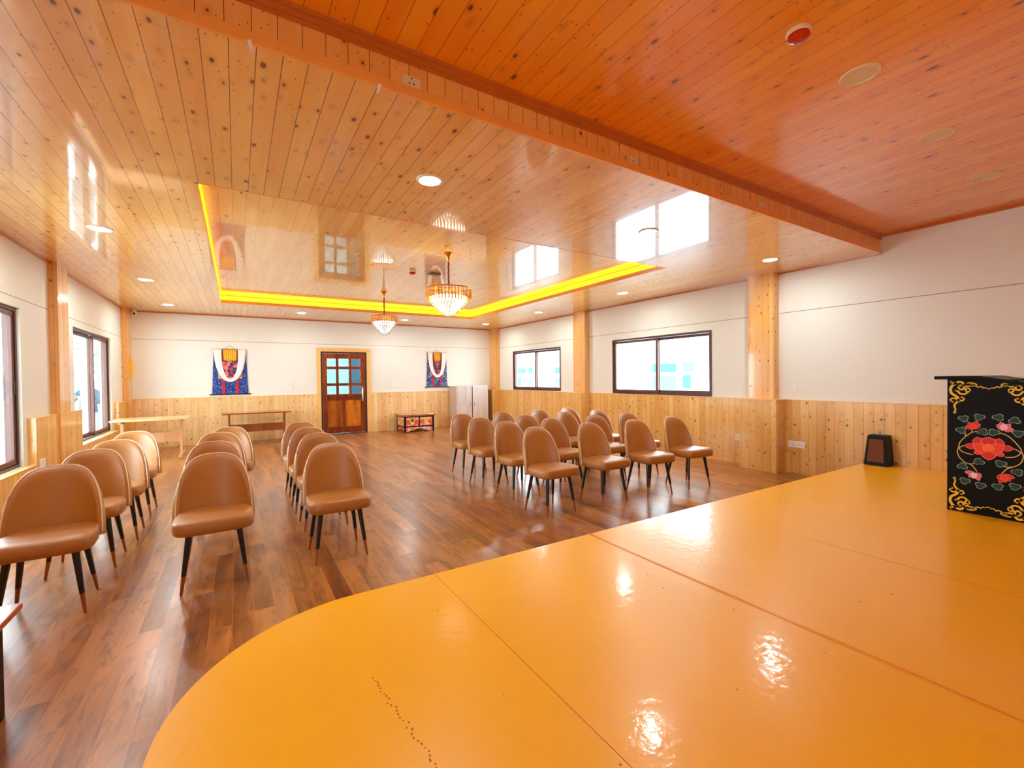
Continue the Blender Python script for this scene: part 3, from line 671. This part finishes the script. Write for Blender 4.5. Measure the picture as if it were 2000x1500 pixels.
def place(x, y, rz, label, group):
    """x, y: middle of the front feet"""
    c = chair0 if first[0] else copy_tree(chair0)
    first[0] = False
    c.location = (x - math.sin(rz) * .19 * 0, y + .19, 0); c.rotation_euler = (0, 0, rz)
    tag(c, label, 'chair', group)
rows = ['front row', 'second row', 'third row', 'back row']
GL = 'tan chairs in the left block'; GR = 'tan chairs in the right block'
LB = [('the left wall column', [(-1.04, 3.77, .05), (-1.03, 4.58, 0), (-1.0, 5.27, .02), (-1.01, 6.13, -.02)]),
      ('the middle column of the left block', [(-.155, 3.72, .02), (-.19, 4.55, 0), (-.17, 5.37, .02), (-.09, 5.98, -.03)]),
      ('the left block column beside the centre aisle', [(.695, 3.735, 0), (.72, 4.62, .01), (.71, 5.29, 0), (.72, 6.1, .02)])]
for nm, l in LB:
    for k, (x, y, a) in enumerate(l): place(x, y, a, 'tan rounded-back chair, %s of %s' % (rows[k], nm), GL)
RB = [('the right block column beside the centre aisle', [(2.87, 3.68, .05), (2.94, 4.44, .03), (2.93, 5.17, 0), (3.0, 5.92, 0)]),
      ('the second column of the right block', [(3.64, 3.67, 0), (3.63, 4.42, .02), (3.66, 5.10, 0), (3.70, 5.85, 0)]),
      ('the third column of the right block', [(4.34, 3.60, -.10), (4.42, 4.43, -.04), (4.50, 5.22, 0), (4.50, 5.95, 0)]),
      ('the column nearest the right wall', [(5.065, 3.58, -.07), (5.07, 4.42, -.04), (5.17, 5.18, 0), (5.16, 5.95, 0)])]
for nm, l in RB:
    for k, (x, y, a) in enumerate(l): place(x, y, a, 'tan rounded-back chair, %s of %s' % (rows[k], nm), GR)

# ------------------------------------------------------------------ tables
def trestle(x0, x1, y0, y1, h, mt, ml, label, foot):
    xm, ym = (x0 + x1) / 2, (y0 + y1) / 2
    t = empty('trestle_table', (xm, ym, 0), 0, label, 'table'); w, d = (x1 - x0) / 2, (y1 - y0) / 2
    MB().box(-w, w, -d, d, h - .032, h, .006).build('table_top', mt, t)
    for s in (-1, 1):
        lx = s * (w - .13)
        l = MB().box(lx - .02, lx + .02, -.11, .11, .07, h - .032).box(lx - .02, lx + .02, -d + .06, d - .06, h - .075, h - .032).build('leg', ml, t)
        MB().box(lx - .03, lx + .03, -d + .03, d - .03, 0, .07, .006).build('foot', ml, l)
    MB().box(-w + .15, w - .15, -.012, .012, h * .38, h * .62).build('stretcher', ml, t)
trestle(-1.93, -.80, 10.36, 11.10, .76, M_['palewood'], M_['palewood'], 'pale wooden trestle table beside the far left window', True)
trestle(-.29, 1.06, 11.42, 12.10, .735, M_['tablewood'], M_['tablewood'], 'brown wooden trestle table against the far wall left of the door', True)

def choktse(x, y, rz, w, d, h, label):
    """low painted table: dark frame, two drawers' worth of floral panels, cusped apron"""
    t = empty('low_painted_table', (x, y, 0), rz, label, 'table')
    MB().box(-w / 2 - .05, w / 2 + .05, -d / 2 - .05, d / 2 + .05, h - .028, h, .006).build('table_top', M_['redwood'], t)
    MB().box(-w / 2 - .02, w / 2 + .02, -d / 2 - .02, d / 2 + .02, h - .045, h - .028).build('top_moulding', M_['gold_cloth'], t)
    p = .045
    for sx in (-1, 1):
        for sy in (-1, 1):
            x0, x1 = sorted((sx * w / 2, sx * (w / 2 - p))); y0, y1 = sorted((sy * d / 2, sy * (d / 2 - p)))
            MB().box(x0, x1, y0, y1, 0, h - .045).build('leg', M_['lacquer'], t)
    b = MB()
    for z in (h - .075, .135):
        for s in (-1, 1):
            y0, y1 = sorted((s * d / 2, s * (d / 2 - .03))); b.box(-w / 2 + p, w / 2 - p, y0, y1, z, z + .03)
            x0, x1 = sorted((s * w / 2, s * (w / 2 - .03))); b.box(x0, x1, -d / 2 + p, d / 2 - p, z, z + .03)
    b.box(-.016, .016, -d / 2, -d / 2 + .03, .165, h - .075)
    b.build('rail', M_['lacquer'], t)
    for s in (-1, 1):
        x0, x1 = sorted((s * .016, s * (w / 2 - p)))
        f = MB().box(x0, x1, -d / 2 + .008, -d / 2 + .022, .165, h - .075).build('front_panel', M_['florals'], t)
        c = (x0 + x1) / 2; zc = (.165 + h - .075) / 2 + .015; yy = -d / 2 + .008
        def disc(r, m, dz=0, th=.003, dx=0, sq=1.0):
            pp = [(c + dx + math.cos(2 * PI * k / 20) * r, yy - th, zc + dz + math.sin(2 * PI * k / 20) * r * sq) for k in range(20)]
            return MB().prism(pp, (0, th, 0)).build('painted_medallion', m, f)
        for dx in (-.11, .11):
            disc(.062, M_['orange_p'], -.03, .0015, dx); disc(.035, M_['coral'], -.03, .0025, dx)
        disc(.066, M_['yellow_p'], .02, .003); disc(.036, M_['green' if s < 0 else 'gold'], .02, .0045); disc(.05, M_['cream_p'], -.06, .002, 0, .6)
    for s in (-1, 1):
        x0, x1 = sorted((s * (w / 2 - .008), s * (w / 2 - .022)))
        MB().box(x0, x1, -d / 2 + p, d / 2 - p, .165, h - .075).build('side_panel', M_['carved'], t)
    # cusped aprons
    def apron(L, place):
        pts = [(-L / 2, .135), (-L / 2, .015), (-L / 2 + .05, .02), (-L * .30, .05), (-L * .22, .045), (-L * .12, .085), (0, .10), (L * .12, .085), (L * .22, .045), (L * .30, .05), (L / 2 - .05, .02), (L / 2, .015), (L / 2, .135)]
        place(pts)
    def pf(pts): MB().prism([(a, -d / 2 + .008, z) for a, z in pts], (0, .014, 0)).build('apron', M_['florals'], t)
    apron(w - 2 * p, pf)
    for s in (-1, 1):
        def ps(pts, s=s): MB().prism([(s * (w / 2 - .015), a, z) for a, z in pts], (.012, 0, 0)).build('apron', M_['coral'], t)
        apron(d - 2 * p, ps)
    return t
choktse(4.21, 11.93, 0, .84, .66, .475, 'low red topped table with floral painted panels against the far wall')
choktse(-1.345, 2.30, PI, .92, 1.0, .465, 'low brown topped table with black legs at the bottom left corner')

# wardrobe
t = empty('low_wardrobe', (5.98, 12.10, 0), 0, 'grey oak two door cupboard in the far right corner', 'cupboard')
MB().mat(M_['laminate']).box(-.535, -.515, -.21, .25, 0, 1.21).box(-.515, .515, -.20, .25, 1.19, 1.21).mat(M_['frame_and_gap_shade']).box(-.515, .54, -.205, .25, 0, 1.19).build('body', None, t)  # dark carcass between and right of the doors paints in the gap shade
for a, c in ((-.535, -.035), (-.005, .515)):
    dd = MB().box(a, c, -.235, -.212, .04, 1.225, .002).build('cupboard_door', M_['laminate'], t)
    hx = c - .05 if a < -.3 else a + .05
    MB().box(hx - .006, hx + .006, -.25, -.235, .6, .72, .002).build('door_pull', M_['chrome'], dd)

# ------------------------------------------------------------------ thangkas
def thangka(x, w, wb, z0, z1, m, mp, label, slabel, wide):
    t = empty('thangka_scroll', (x, YB, z0), 0, label, 'wall hanging'); H = z1 - z0; y = -.012
    # slightly flaring brocade
    n = 12; b = MB()
    L = []; 
    for i in range(n + 1):
        f = i / n; hw = (w * f + wb * (1 - f)) / 2 if f < .4 else (w / 2 + (wb - w) / 2 * (.6 - .0 * f) * (1 - f) / .6 * 1)
        L.append((hw, f * H))
    poly = [(-a, y - .006, z) for a, z in L] + [(a, y - .006, z) for a, z in L[::-1]]
    b.prism(poly, (0, .005, 0)); b.build('brocade', m, t)
    MB().tube([(-wb / 2 - .05, y - .012, -.004), (wb / 2 + .05, y - .012, -.004)], .014, 10).build('bottom_rod', M_['leg_black'], t, True)
    MB().tube([(-w / 2 - .015, y - .01, H), (w / 2 + .015, y - .01, H)], .007, 8).build('top_rod', M_['gold_cloth'], t, True)
    MB().tube([(-w * .17, y - .012, H), (0, y - .008, H + .085), (w * .17, y - .012, H)], .004, 6).build('hanging_cord', M_['cord'], t)
    MB().box(-w * .37, w * .37, y - .010, y - .006, H * .34, H * .93).build('gold_border', M_['gold_cloth'], t)
    MB().box(-w * .31, w * .31, y - .013, y - .010, H * .37, H * .93).build('red_border', M_['red_cloth'], t)
    MB().box(-w * .25, w * .25, y - .016, y - .013, H * .40, H * .76).build('painted_panel', mp, t)
    for s in (-1, 1):
        xx = s * w * .21; MB().prism([(xx - .032, y - .018, .0), (xx + .032, y - .018, .0), (xx + .026, y - .018, H * .36), (xx - .026, y - .018, H * .36)], (0, .006, 0)).build('red_ribbon', M_['red_cloth'], t)
    # gathered yellow veil
    b = MB(); N = 26; rows_ = 6; g = []
    for j in range(rows_ + 1):
        f = j / rows_
        g.append([b.b.verts.new((((i / N) - .5) * w * (wide * (1.0 - .12 * f)), y - .030 - .010 * math.sin(i * 1.5 + j * .3), H * (.985 - .25 * f) + .012 * math.sin(i * .8) * f)) for i in range(N + 1)])
    for j in range(rows_):
        for i in range(N): b.b.faces.new((g[j][i], g[j][i + 1], g[j + 1][i + 1], g[j + 1][i]))
    vb = b.build('yellow_veil', M_['yellow_silk'], t, True, 80); so = vb.modifiers.new('thick', 'SOLIDIFY'); so.thickness = .003
    # silk scarf in a deep U
    b = MB(); N = 40; K = 7; g = []
    for i in range(N + 1):
        s = i / N * 2 - 1; a = s * PI / 2
        px = math.sin(a) * w * .375; pz = H * (1.0 - .70 * math.cos(a) ** .85)
        tx = math.cos(a); tz = H * .55 * math.sin(a); l = math.hypot(tx * w * .4, tz) + 1e-6
        nx, nz = -tz / l, tx * w * .4 / l
        wd = (.036 + .042 * abs(s) ** 1.2) * (w / .62)
        g.append([b.b.verts.new((px + nx * wd * (k / K - .5) * 2 * (1 if True else 0), y - .040 - .006 * math.sin(k * 2.1 + i * .25), min(pz + nz * wd * (k / K - .5) * 2, H + .006))) for k in range(K + 1)])
    for i in range(N):
        for k in range(K): b.b.faces.new((g[i][k], g[i + 1][k], g[i + 1][k + 1], g[i][k + 1]))
    sc = b.build('silk_scarf', M_['silk'], None, True, 80); so = sc.modifiers.new('thick', 'SOLIDIFY'); so.thickness = .003
    sc.location = (x, YB, z0); tag(sc, slabel, 'scarf')
thangka(-.13, .64, .72, 1.135, 2.195, M_['brocade'], M_['paint1'], 'blue brocade scroll hanging left of the door', 'white silk scarf draped over the wall hanging left of the door', .44)
thangka(5.06, .58, .66, 1.20, 2.22, M_['brocade2'], M_['paint2'], 'indigo brocade scroll hanging right of the door above the cupboard side', 'white silk scarf draped over the wall hanging right of the door', .36)
b = MB(); rr = random.Random(2)
for k in range(5): b.tube(smooth_pts([(rr.uniform(-.02, .03), rr.uniform(-.02, .02), -z * .12 + rr.uniform(-.01, .01)) for z in range(5)], 3), [.014] * 13, 6)
gs = b.build('yellow_scarf', M_['yellow_silk'], None, True); gs.location = (-1.865, 11.96, 1.97); tag(gs, 'yellow tasselled scarf hanging on the far left corner pillar', 'scarf')

# ------------------------------------------------------------------ lectern
LXP = 5.06; LY0 = 1.235; LW_ = .485; LH = 1.09
t = empty('lectern', (LXP, LY0, SZ + .001), 0, 'black lacquered lectern with gold scrolls and a red lotus painted on its side', 'lectern')
MB().box(0, .025, -LW_, 0, 0, LH).build('side_panel', M_['lacquer'], t)
sp = kids(t)[0]
MB().box(.575, .60, -LW_, 0, 0, LH).build('side_panel', M_['lacquer'], t)
MB().box(.025, .575, -.025, 0, 0, LH).build('front_panel', M_['lacquer'], t)
MB().box(.025, .575, -LW_ + .02, -.03, .45, .47).build('shelf', M_['lacquer'], t)
MB().prism([(-.05, .07, LH + .028), (-.05, -.20, LH + .028), (-.05, -.56, LH - .045), (-.05, -.56, LH - .072), (-.05, -.20, LH + .001), (-.05, .07, LH + .001)], (.70, 0, 0)).build('desk_top', M_['lacquer'], t)
N_ = (-1, 0, 0)
def LP(q, d=0.0): return Vector((-d, -q[0], q[1]))
def variants(pts):
    c = .2415
    yield pts
    yield [(2 * c - a, z) for a, z in pts]
    yield [(a, LH - z) for a, z in pts]
    yield [(2 * c - a, LH - z) for a, z in pts]
corners = [MB() for _ in range(4)]
for pts_, w_ in GOLD:
    w_ *= 1.65
    for b, vv in zip(corners, variants(pts_)):
        L = smooth_pts([LP(q) for q in vv], 4); b.ribbon(L, w_, N_, .0016)
        for e in (L[0], L[-1]):
            b.prism([e + Vector((0, math.cos(2 * PI * k / 10) * w_ * .55, math.sin(2 * PI * k / 10) * w_ * .55)) for k in range(10)], (-.0016, 0, 0))
for b in corners: b.build('gold_scrollwork', M_['gold'], sp)
b = MB()
for s_ in STEMS: b.ribbon(smooth_pts([LP(q) for q in s_], 5), .006, N_, .0012, False)
b.build('vine', M_['stem'], sp)
b = MB(); rr = random.Random(9)
def trefoil(c, r, rot):
    pts = []
    for k in range(30):
        a = 2 * PI * k / 30; q = r * (.58 + .46 * abs(math.cos(1.5 * (a - rot))) ** .7); pts.append((c[0] + math.cos(a) * q, c[1] + math.sin(a) * q * .82))
    return pts
for c in LEAVES:
    rot = rr.uniform(0, 6.28); b = MB()
    b.mat(M_['leafline']).prism([LP(q, .0002) for q in trefoil(c, .034, rot)], (-.0010, 0, 0))
    b.mat(M_['green']).prism([LP(q, .0010) for q in trefoil(c, .0295, rot)], (-.0012, 0, 0))
    b.build('painted_leaf', None, sp)
def petal(base, tip, w):
    bx, by = base; tx, ty = tip; dx, dy = tx - bx, ty - by; l = math.hypot(dx, dy); ux, uy = dx / l, dy / l; nx, ny = -uy, ux; out = []
    for k in range(13):
        f = k / 12; hw = w / 2 * math.sin(PI * min(1, f * .86 + .14)) ** .7 * (1 if f < .9 else .75); out.append((bx + ux * l * f + nx * hw, by + uy * l * f + ny * hw))
    out.append((tx, ty))
    for k in range(12, -1, -1):
        f = k / 12; hw = w / 2 * math.sin(PI * min(1, f * .86 + .14)) ** .7 * (1 if f < .9 else .75); out.append((bx + ux * l * f - nx * hw, by + uy * l * f - ny * hw))
    return out
for fl in FLOWERS:
    b = MB()
    for i, (ba, tp, w, k) in enumerate(fl):
        d = .0015 + i * .0005
        b.mat(M_['ptline'] if k < 3 else M_['pt4']); b.prism([LP(q, d) for q in petal(ba, tp, w * 1.2)], (-.0003, 0, 0))
        s = .90; ba2 = (ba[0], ba[1]); tp2 = (ba[0] + (tp[0] - ba[0]) * .95, ba[1] + (tp[1] - ba[1]) * .95)
        b.mat(M_['pt%d' % k]); b.prism([LP(q, d + .0002) for q in petal(ba2, tp2, w * 1.06)], (-.0003, 0, 0))
    b.build('painted_lotus', None, sp)

# ------------------------------------------------------------------ speaker on the stage
t = empty('floor_speaker', (6.845, 2.30, SZ), 0, 'black wedge speaker with a brown grille on the stage by the right wall', 'speaker')
b = MB(); w2, h2 = .115, .375
v = [(-.115, -.125, 0), (.10, -.125, 0), (.10, .125, 0), (-.115, .125, 0), (-.075, -.095, h2), (.10, -.095, h2), (.10, .095, h2), (-.075, .095, h2)]
vs = [b.b.verts.new(p) for p in v]
for q in ((3, 2, 1, 0), (4, 5, 6, 7), (0, 1, 5, 4), (1, 2, 6, 5), (2, 3, 7, 6), (3, 0, 4, 7)): b.b.faces.new([vs[i] for i in q])
bmesh.ops.bevel(b.b, geom=b.b.edges[:], offset=.008, segments=2, affect='EDGES')
b.build('cabinet', M_['black_plastic'], t)
def SPt(yy, z): return (-.115 + .04 * z / h2 - .006, yy, z)
MB().prism([SPt(-.085, .045), SPt(.085, .045), SPt(.070, .325), SPt(-.070, .325)], (.008, 0, 0)).build('grille', plain('brown_grille', (116, 62, 34), rough=.8, noise=.2, nscale=400, bump=.4, bscale=500), t)
MB().box(-.125, -.117, .105, .115, .17, .185).build('badge', M_['white_plastic'], t)

# ------------------------------------------------------------------ lights in the ceiling
def downlight(x, y, z, on, label, group):
    t = empty('downlight', (x, y, z), 0, label, 'ceiling light', group)
    MB().lathe([(.078, -.002), (.080, -.010), (.096, -.010), (.103, -.004), (.103, 0)], n=32, cap=False).build('trim_ring', M_['white_plastic'] if on else M_['cream_plastic'], t, True)
    b = MB().lathe([(.001, -.005), (.080, -.005), (.080, -.001), (.001, -.001)], n=32)
    b.build('diffuser', M_['diff'] if on else plain('unlit_diffuser', (226, 200, 170), rough=.3), t, True)
def col_(x): return {-1.13: 'along the left wall', 1.29: 'left of centre', 3.73: 'right of centre', 6.05: 'along the right wall'}[x]
lights = [(1.29, 3.25, 'near the ceiling step above the left aisle'), (-1.13, 5.92, 'nearest the stage along the left wall'), (-1.13, 8.54, 'second from the far end along the left wall'), (-1.14, 11.12, 'in the far left corner'),
          (6.05, 3.21, 'above the right wall pillar near the stage'), (6.04, 5.86, 'above the wide window on the right wall'), (3.73, 3.24, 'near the ceiling step above the right block'), (6.07, 8.56, 'above the second right wall pillar'),
          (6.05, 11.14, 'in the far right corner'), (1.28, 11.14, 'above the far wall left of the door'), (3.74, 11.28, 'above the far wall right of the door'), (-1.13, 3.25, 'nearest the step in the left front corner')]
for x, y, l in lights: downlight(x, y, HC, True, 'round lit white downlight ' + l, 'lit downlights in the main ceiling')
for x, y, l in ((3.15, 1.15, 'closest to the camera'), (4.43, 1.14, 'in the middle of the row'), (5.75, 1.15, 'closest to the right wall')):
    downlight(x, y, HS, False, 'unlit round downlight in the stage ceiling, ' + l, 'unlit downlights in the stage ceiling')
def smoke(x, y, z, s, label):
    t = empty('smoke_alarm', (x, y, z), 0, label, 'fire alarm')
    MB().lathe([(.055 * s, 0), (.058 * s, -.012 * s), (.050 * s, -.022 * s)], n=28).build('base', M_['cream_plastic'], t, True)
    MB().lathe([(.050 * s, -.022 * s), (.052 * s, -.034 * s), (.040 * s, -.048 * s), (.018 * s, -.054 * s), (.002, -.055 * s)], n=28).build('red_cover', M_['red_plastic'], t, True)
smoke(2.48, 1.17, HS, 1.0, 'red domed fire alarm on the orange stage ceiling')
smoke(2.36, 6.72, TZ, 1.0, 'red domed fire alarm in the raised ceiling tray')
t = MB().box(-.09, .09, -.05, .05, -.03, -.002, .006).build('sensor_box', plain('grey_brown_box', (120, 100, 84), rough=.5)); t.location = (2.71, 6.68, TZ); tag(t, 'small flat grey box on the tray ceiling beside the red alarm', 'sensor')

def chandelier(x, y, zt, scale, drop, label, glow, cool):
    t = empty('chandelier', (x, y, zt), 0, label, 'chandelier')
    MB().lathe([(.055, 0), (.06, -.012), (.035, -.045), (.014, -.10), (.008, -.13)], n=20).build('canopy', M_['brass'], t, True)
    MB().tube([(.002 * math.sin(k * 2), .002 * math.cos(k * 2), -.12 - k * (drop - .12) / 14) for k in range(15)], .013, 8).build('chain', M_['cord'], t, True)
    R, rr = .30 * scale, random.Random(1)
    fr = MB().tube([(R * math.cos(2 * PI * k / 36), R * math.sin(2 * PI * k / 36), -drop) for k in range(37)], .010, 6)
    for k in range(6): fr.tube([(0, 0, -drop + .01), (R * math.cos(PI * k / 3), R * math.sin(PI * k / 3), -drop)], .006, 6)
    fr.build('frame', M_['brass'], t, True)
    # tiers: radius, z top, bar length, count, material
    def tier(nm, r, z, l, n, m, th):
        b = MB()
        for k in range(n):
            a = 2 * PI * k / n; c, s = math.cos(a), math.sin(a); cx_, cy_ = r * c, r * s
            tx, ty = -s * th, c * th; ox, oy = c * th * .7, s * th * .7
            b.prism([(cx_ - tx, cy_ - ty, z), (cx_ + ox, cy_ + oy, z), (cx_ + tx, cy_ + ty, z), (cx_ - ox, cy_ - oy, z)], (0, 0, -l * .86))
            b.tube([(cx_, cy_, z - l * .86), (cx_, cy_, z - l)], [th * .8, .001], 4)
        return b.build(nm, m, t)
    tier('outer_crystal_ring', R, -drop + .01, .15, 44, M_['brass'], .0075)
    tier('crystal_tier', R * .88, -drop - .09, .075, 38, M_['crystal_amber'] if not cool else M_['crystal'], .010)
    for f, z, l, n in ((.78, .13, .085, 34), (.68, .155, .085, 30), (.58, .185, .085, 26), (.47, .215, .085, 20), (.37, .245, .085, 16), (.26, .275, .075, 12), (.15, .305, .06, 7)):
        tier('crystal_tier', R * f, -drop - z, l, n, M_['crystal'], .011)
    MB().lathe([(R * .80, -drop - .10), (R * .74, -drop - .16), (R * .60, -drop - .20), (R * .40, -drop - .26), (R * .22, -drop - .31), (.01, -drop - .345)], n=20).build('glowing_core', glow, t, True)
chandelier(2.44, 5.52, TZ, 1.0, .49, 'large crystal chandelier with an amber ring, nearer of the two', M_['crystal_glow'], False)
chandelier(2.43, 8.55, TZ, .80, .48, 'smaller looking pale crystal chandelier farther back in the tray', M_['crystal_cool'], True)

# ------------------------------------------------------------------ small fittings
def plate(nm, loc, w, h, axis, label, holes=0, mat='white_plastic', group=None, cat='socket', th=.01):
    t = empty(nm, loc, 0, label, cat, group); d = th
    if axis == 'R': f = lambda a, c, e, g, k0, k1: (-k1, -k0, a, c, e, g)
    elif axis == 'L': f = lambda a, c, e, g, k0, k1: (k0, k1, a, c, e, g)
    else: f = lambda a, c, e, g, k0, k1: (a, c, -k1, -k0, e, g)
    MB().box(*f(-w / 2, w / 2, -h / 2, h / 2, 0, d), .002).build('cover_plate', M_[mat], t)
    for k in range(holes):
        o = (k - (holes - 1) / 2) * w * .36
        b = MB()
        for dx, dz in ((0, .018), (-.012, -.010), (.012, -.010)): b.box(*f(o + dx - .004, o + dx + .004, dz - .004, dz + .004, d - .001, d + .0006))
        b.build('socket_holes', M_['latch'], t)
plate('wall_socket', (XR, 3.42, 2.86), .09, .09, 'R', 'small white socket high on the right wall beside the near pillar', 1)
plate('wall_switch', (XR, 3.37, 1.25), .085, .085, 'R', 'small white switch plate on the right wall beside the near pillar', 0, cat='switch')
plate('wall_socket', (wx, 3.32, .42), .23, .095, 'R', 'double white socket on the right wainscot beside the near pillar', 2)
plate('wall_socket', (wx, 4.22, .43), .085, .095, 'R', 'small white socket on the right wainscot behind the near pillar', 1)
plate('wall_socket', (XR, 7.68, 2.86), .085, .085, 'R', 'small white socket high on the right wall beside the middle pillar', 1)
plate('wall_switch', (XR, 7.70, 1.27), .085, .085, 'R', 'small white switch plate low on the white wall beside the middle pillar', 0, cat='switch')
plate('wall_socket', (lx, 7.24, .52), .17, .095, 'L', 'white socket plate on the left wainscot between window and pillar', 1)
plate('wall_panel', (1.07, YB, 1.275), .22, .19, 'B', 'white rectangular switch board on the far wall left of the door', 0, cat='switch', th=.018)
plate('wall_panel', (3.81, YB, 1.295), .26, .17, 'B', 'white rectangular switch board on the far wall right of the door', 0, cat='switch', th=.018)
plate('ceiling_socket', (.83, YS, HC + .072), .10, .055, 'B', 'cream socket on the ceiling step nearest the camera', 1, 'cream_plastic')
plate('ceiling_socket', (2.53, YS, HC + .072), .075, .055, 'B', 'cream socket in the middle of the ceiling step', 1, 'cream_plastic')
plate('ceiling_socket', (4.25, YS, HC + .078), .075, .055, 'B', 'cream socket on the ceiling step nearest the right wall', 1, 'cream_plastic')
for x, rz_, lb in ((.655, .3, 'scrap of white tape hanging from the ceiling step batten, right one'), (.075, -.2, 'scrap of clear tape hanging from the ceiling step batten, left one')):
    o = MB().box(-.008, .008, -.0015, 0, -.045, .01).build('tape_scrap', M_['white_plastic']); o.location = (x, YS - .0185, HC - .012); o.rotation_euler = (0, rz_, 0); tag(o, lb, 'tape')
t = empty('security_camera', (-1.84, YB - .11, HC), 0, 'white dome security camera in the far left corner of the ceiling', 'camera')
MB().lathe([(.045, 0), (.048, -.012), (.03, -.02)], n=20).build('mount', M_['white_plastic'], t, True)
b = MB(); b.lathe([(.002, -.02), (.035, -.025), (.05, -.055), (.045, -.085), (.028, -.105), (.002, -.11)], n=20); hd = b.build('camera_head', M_['white_plastic'], t, True)
MB().tube([(.01, -.035, -.075), (.014, -.056, -.082)], .022, 14).build('lens', M_['latch'], hd, True)
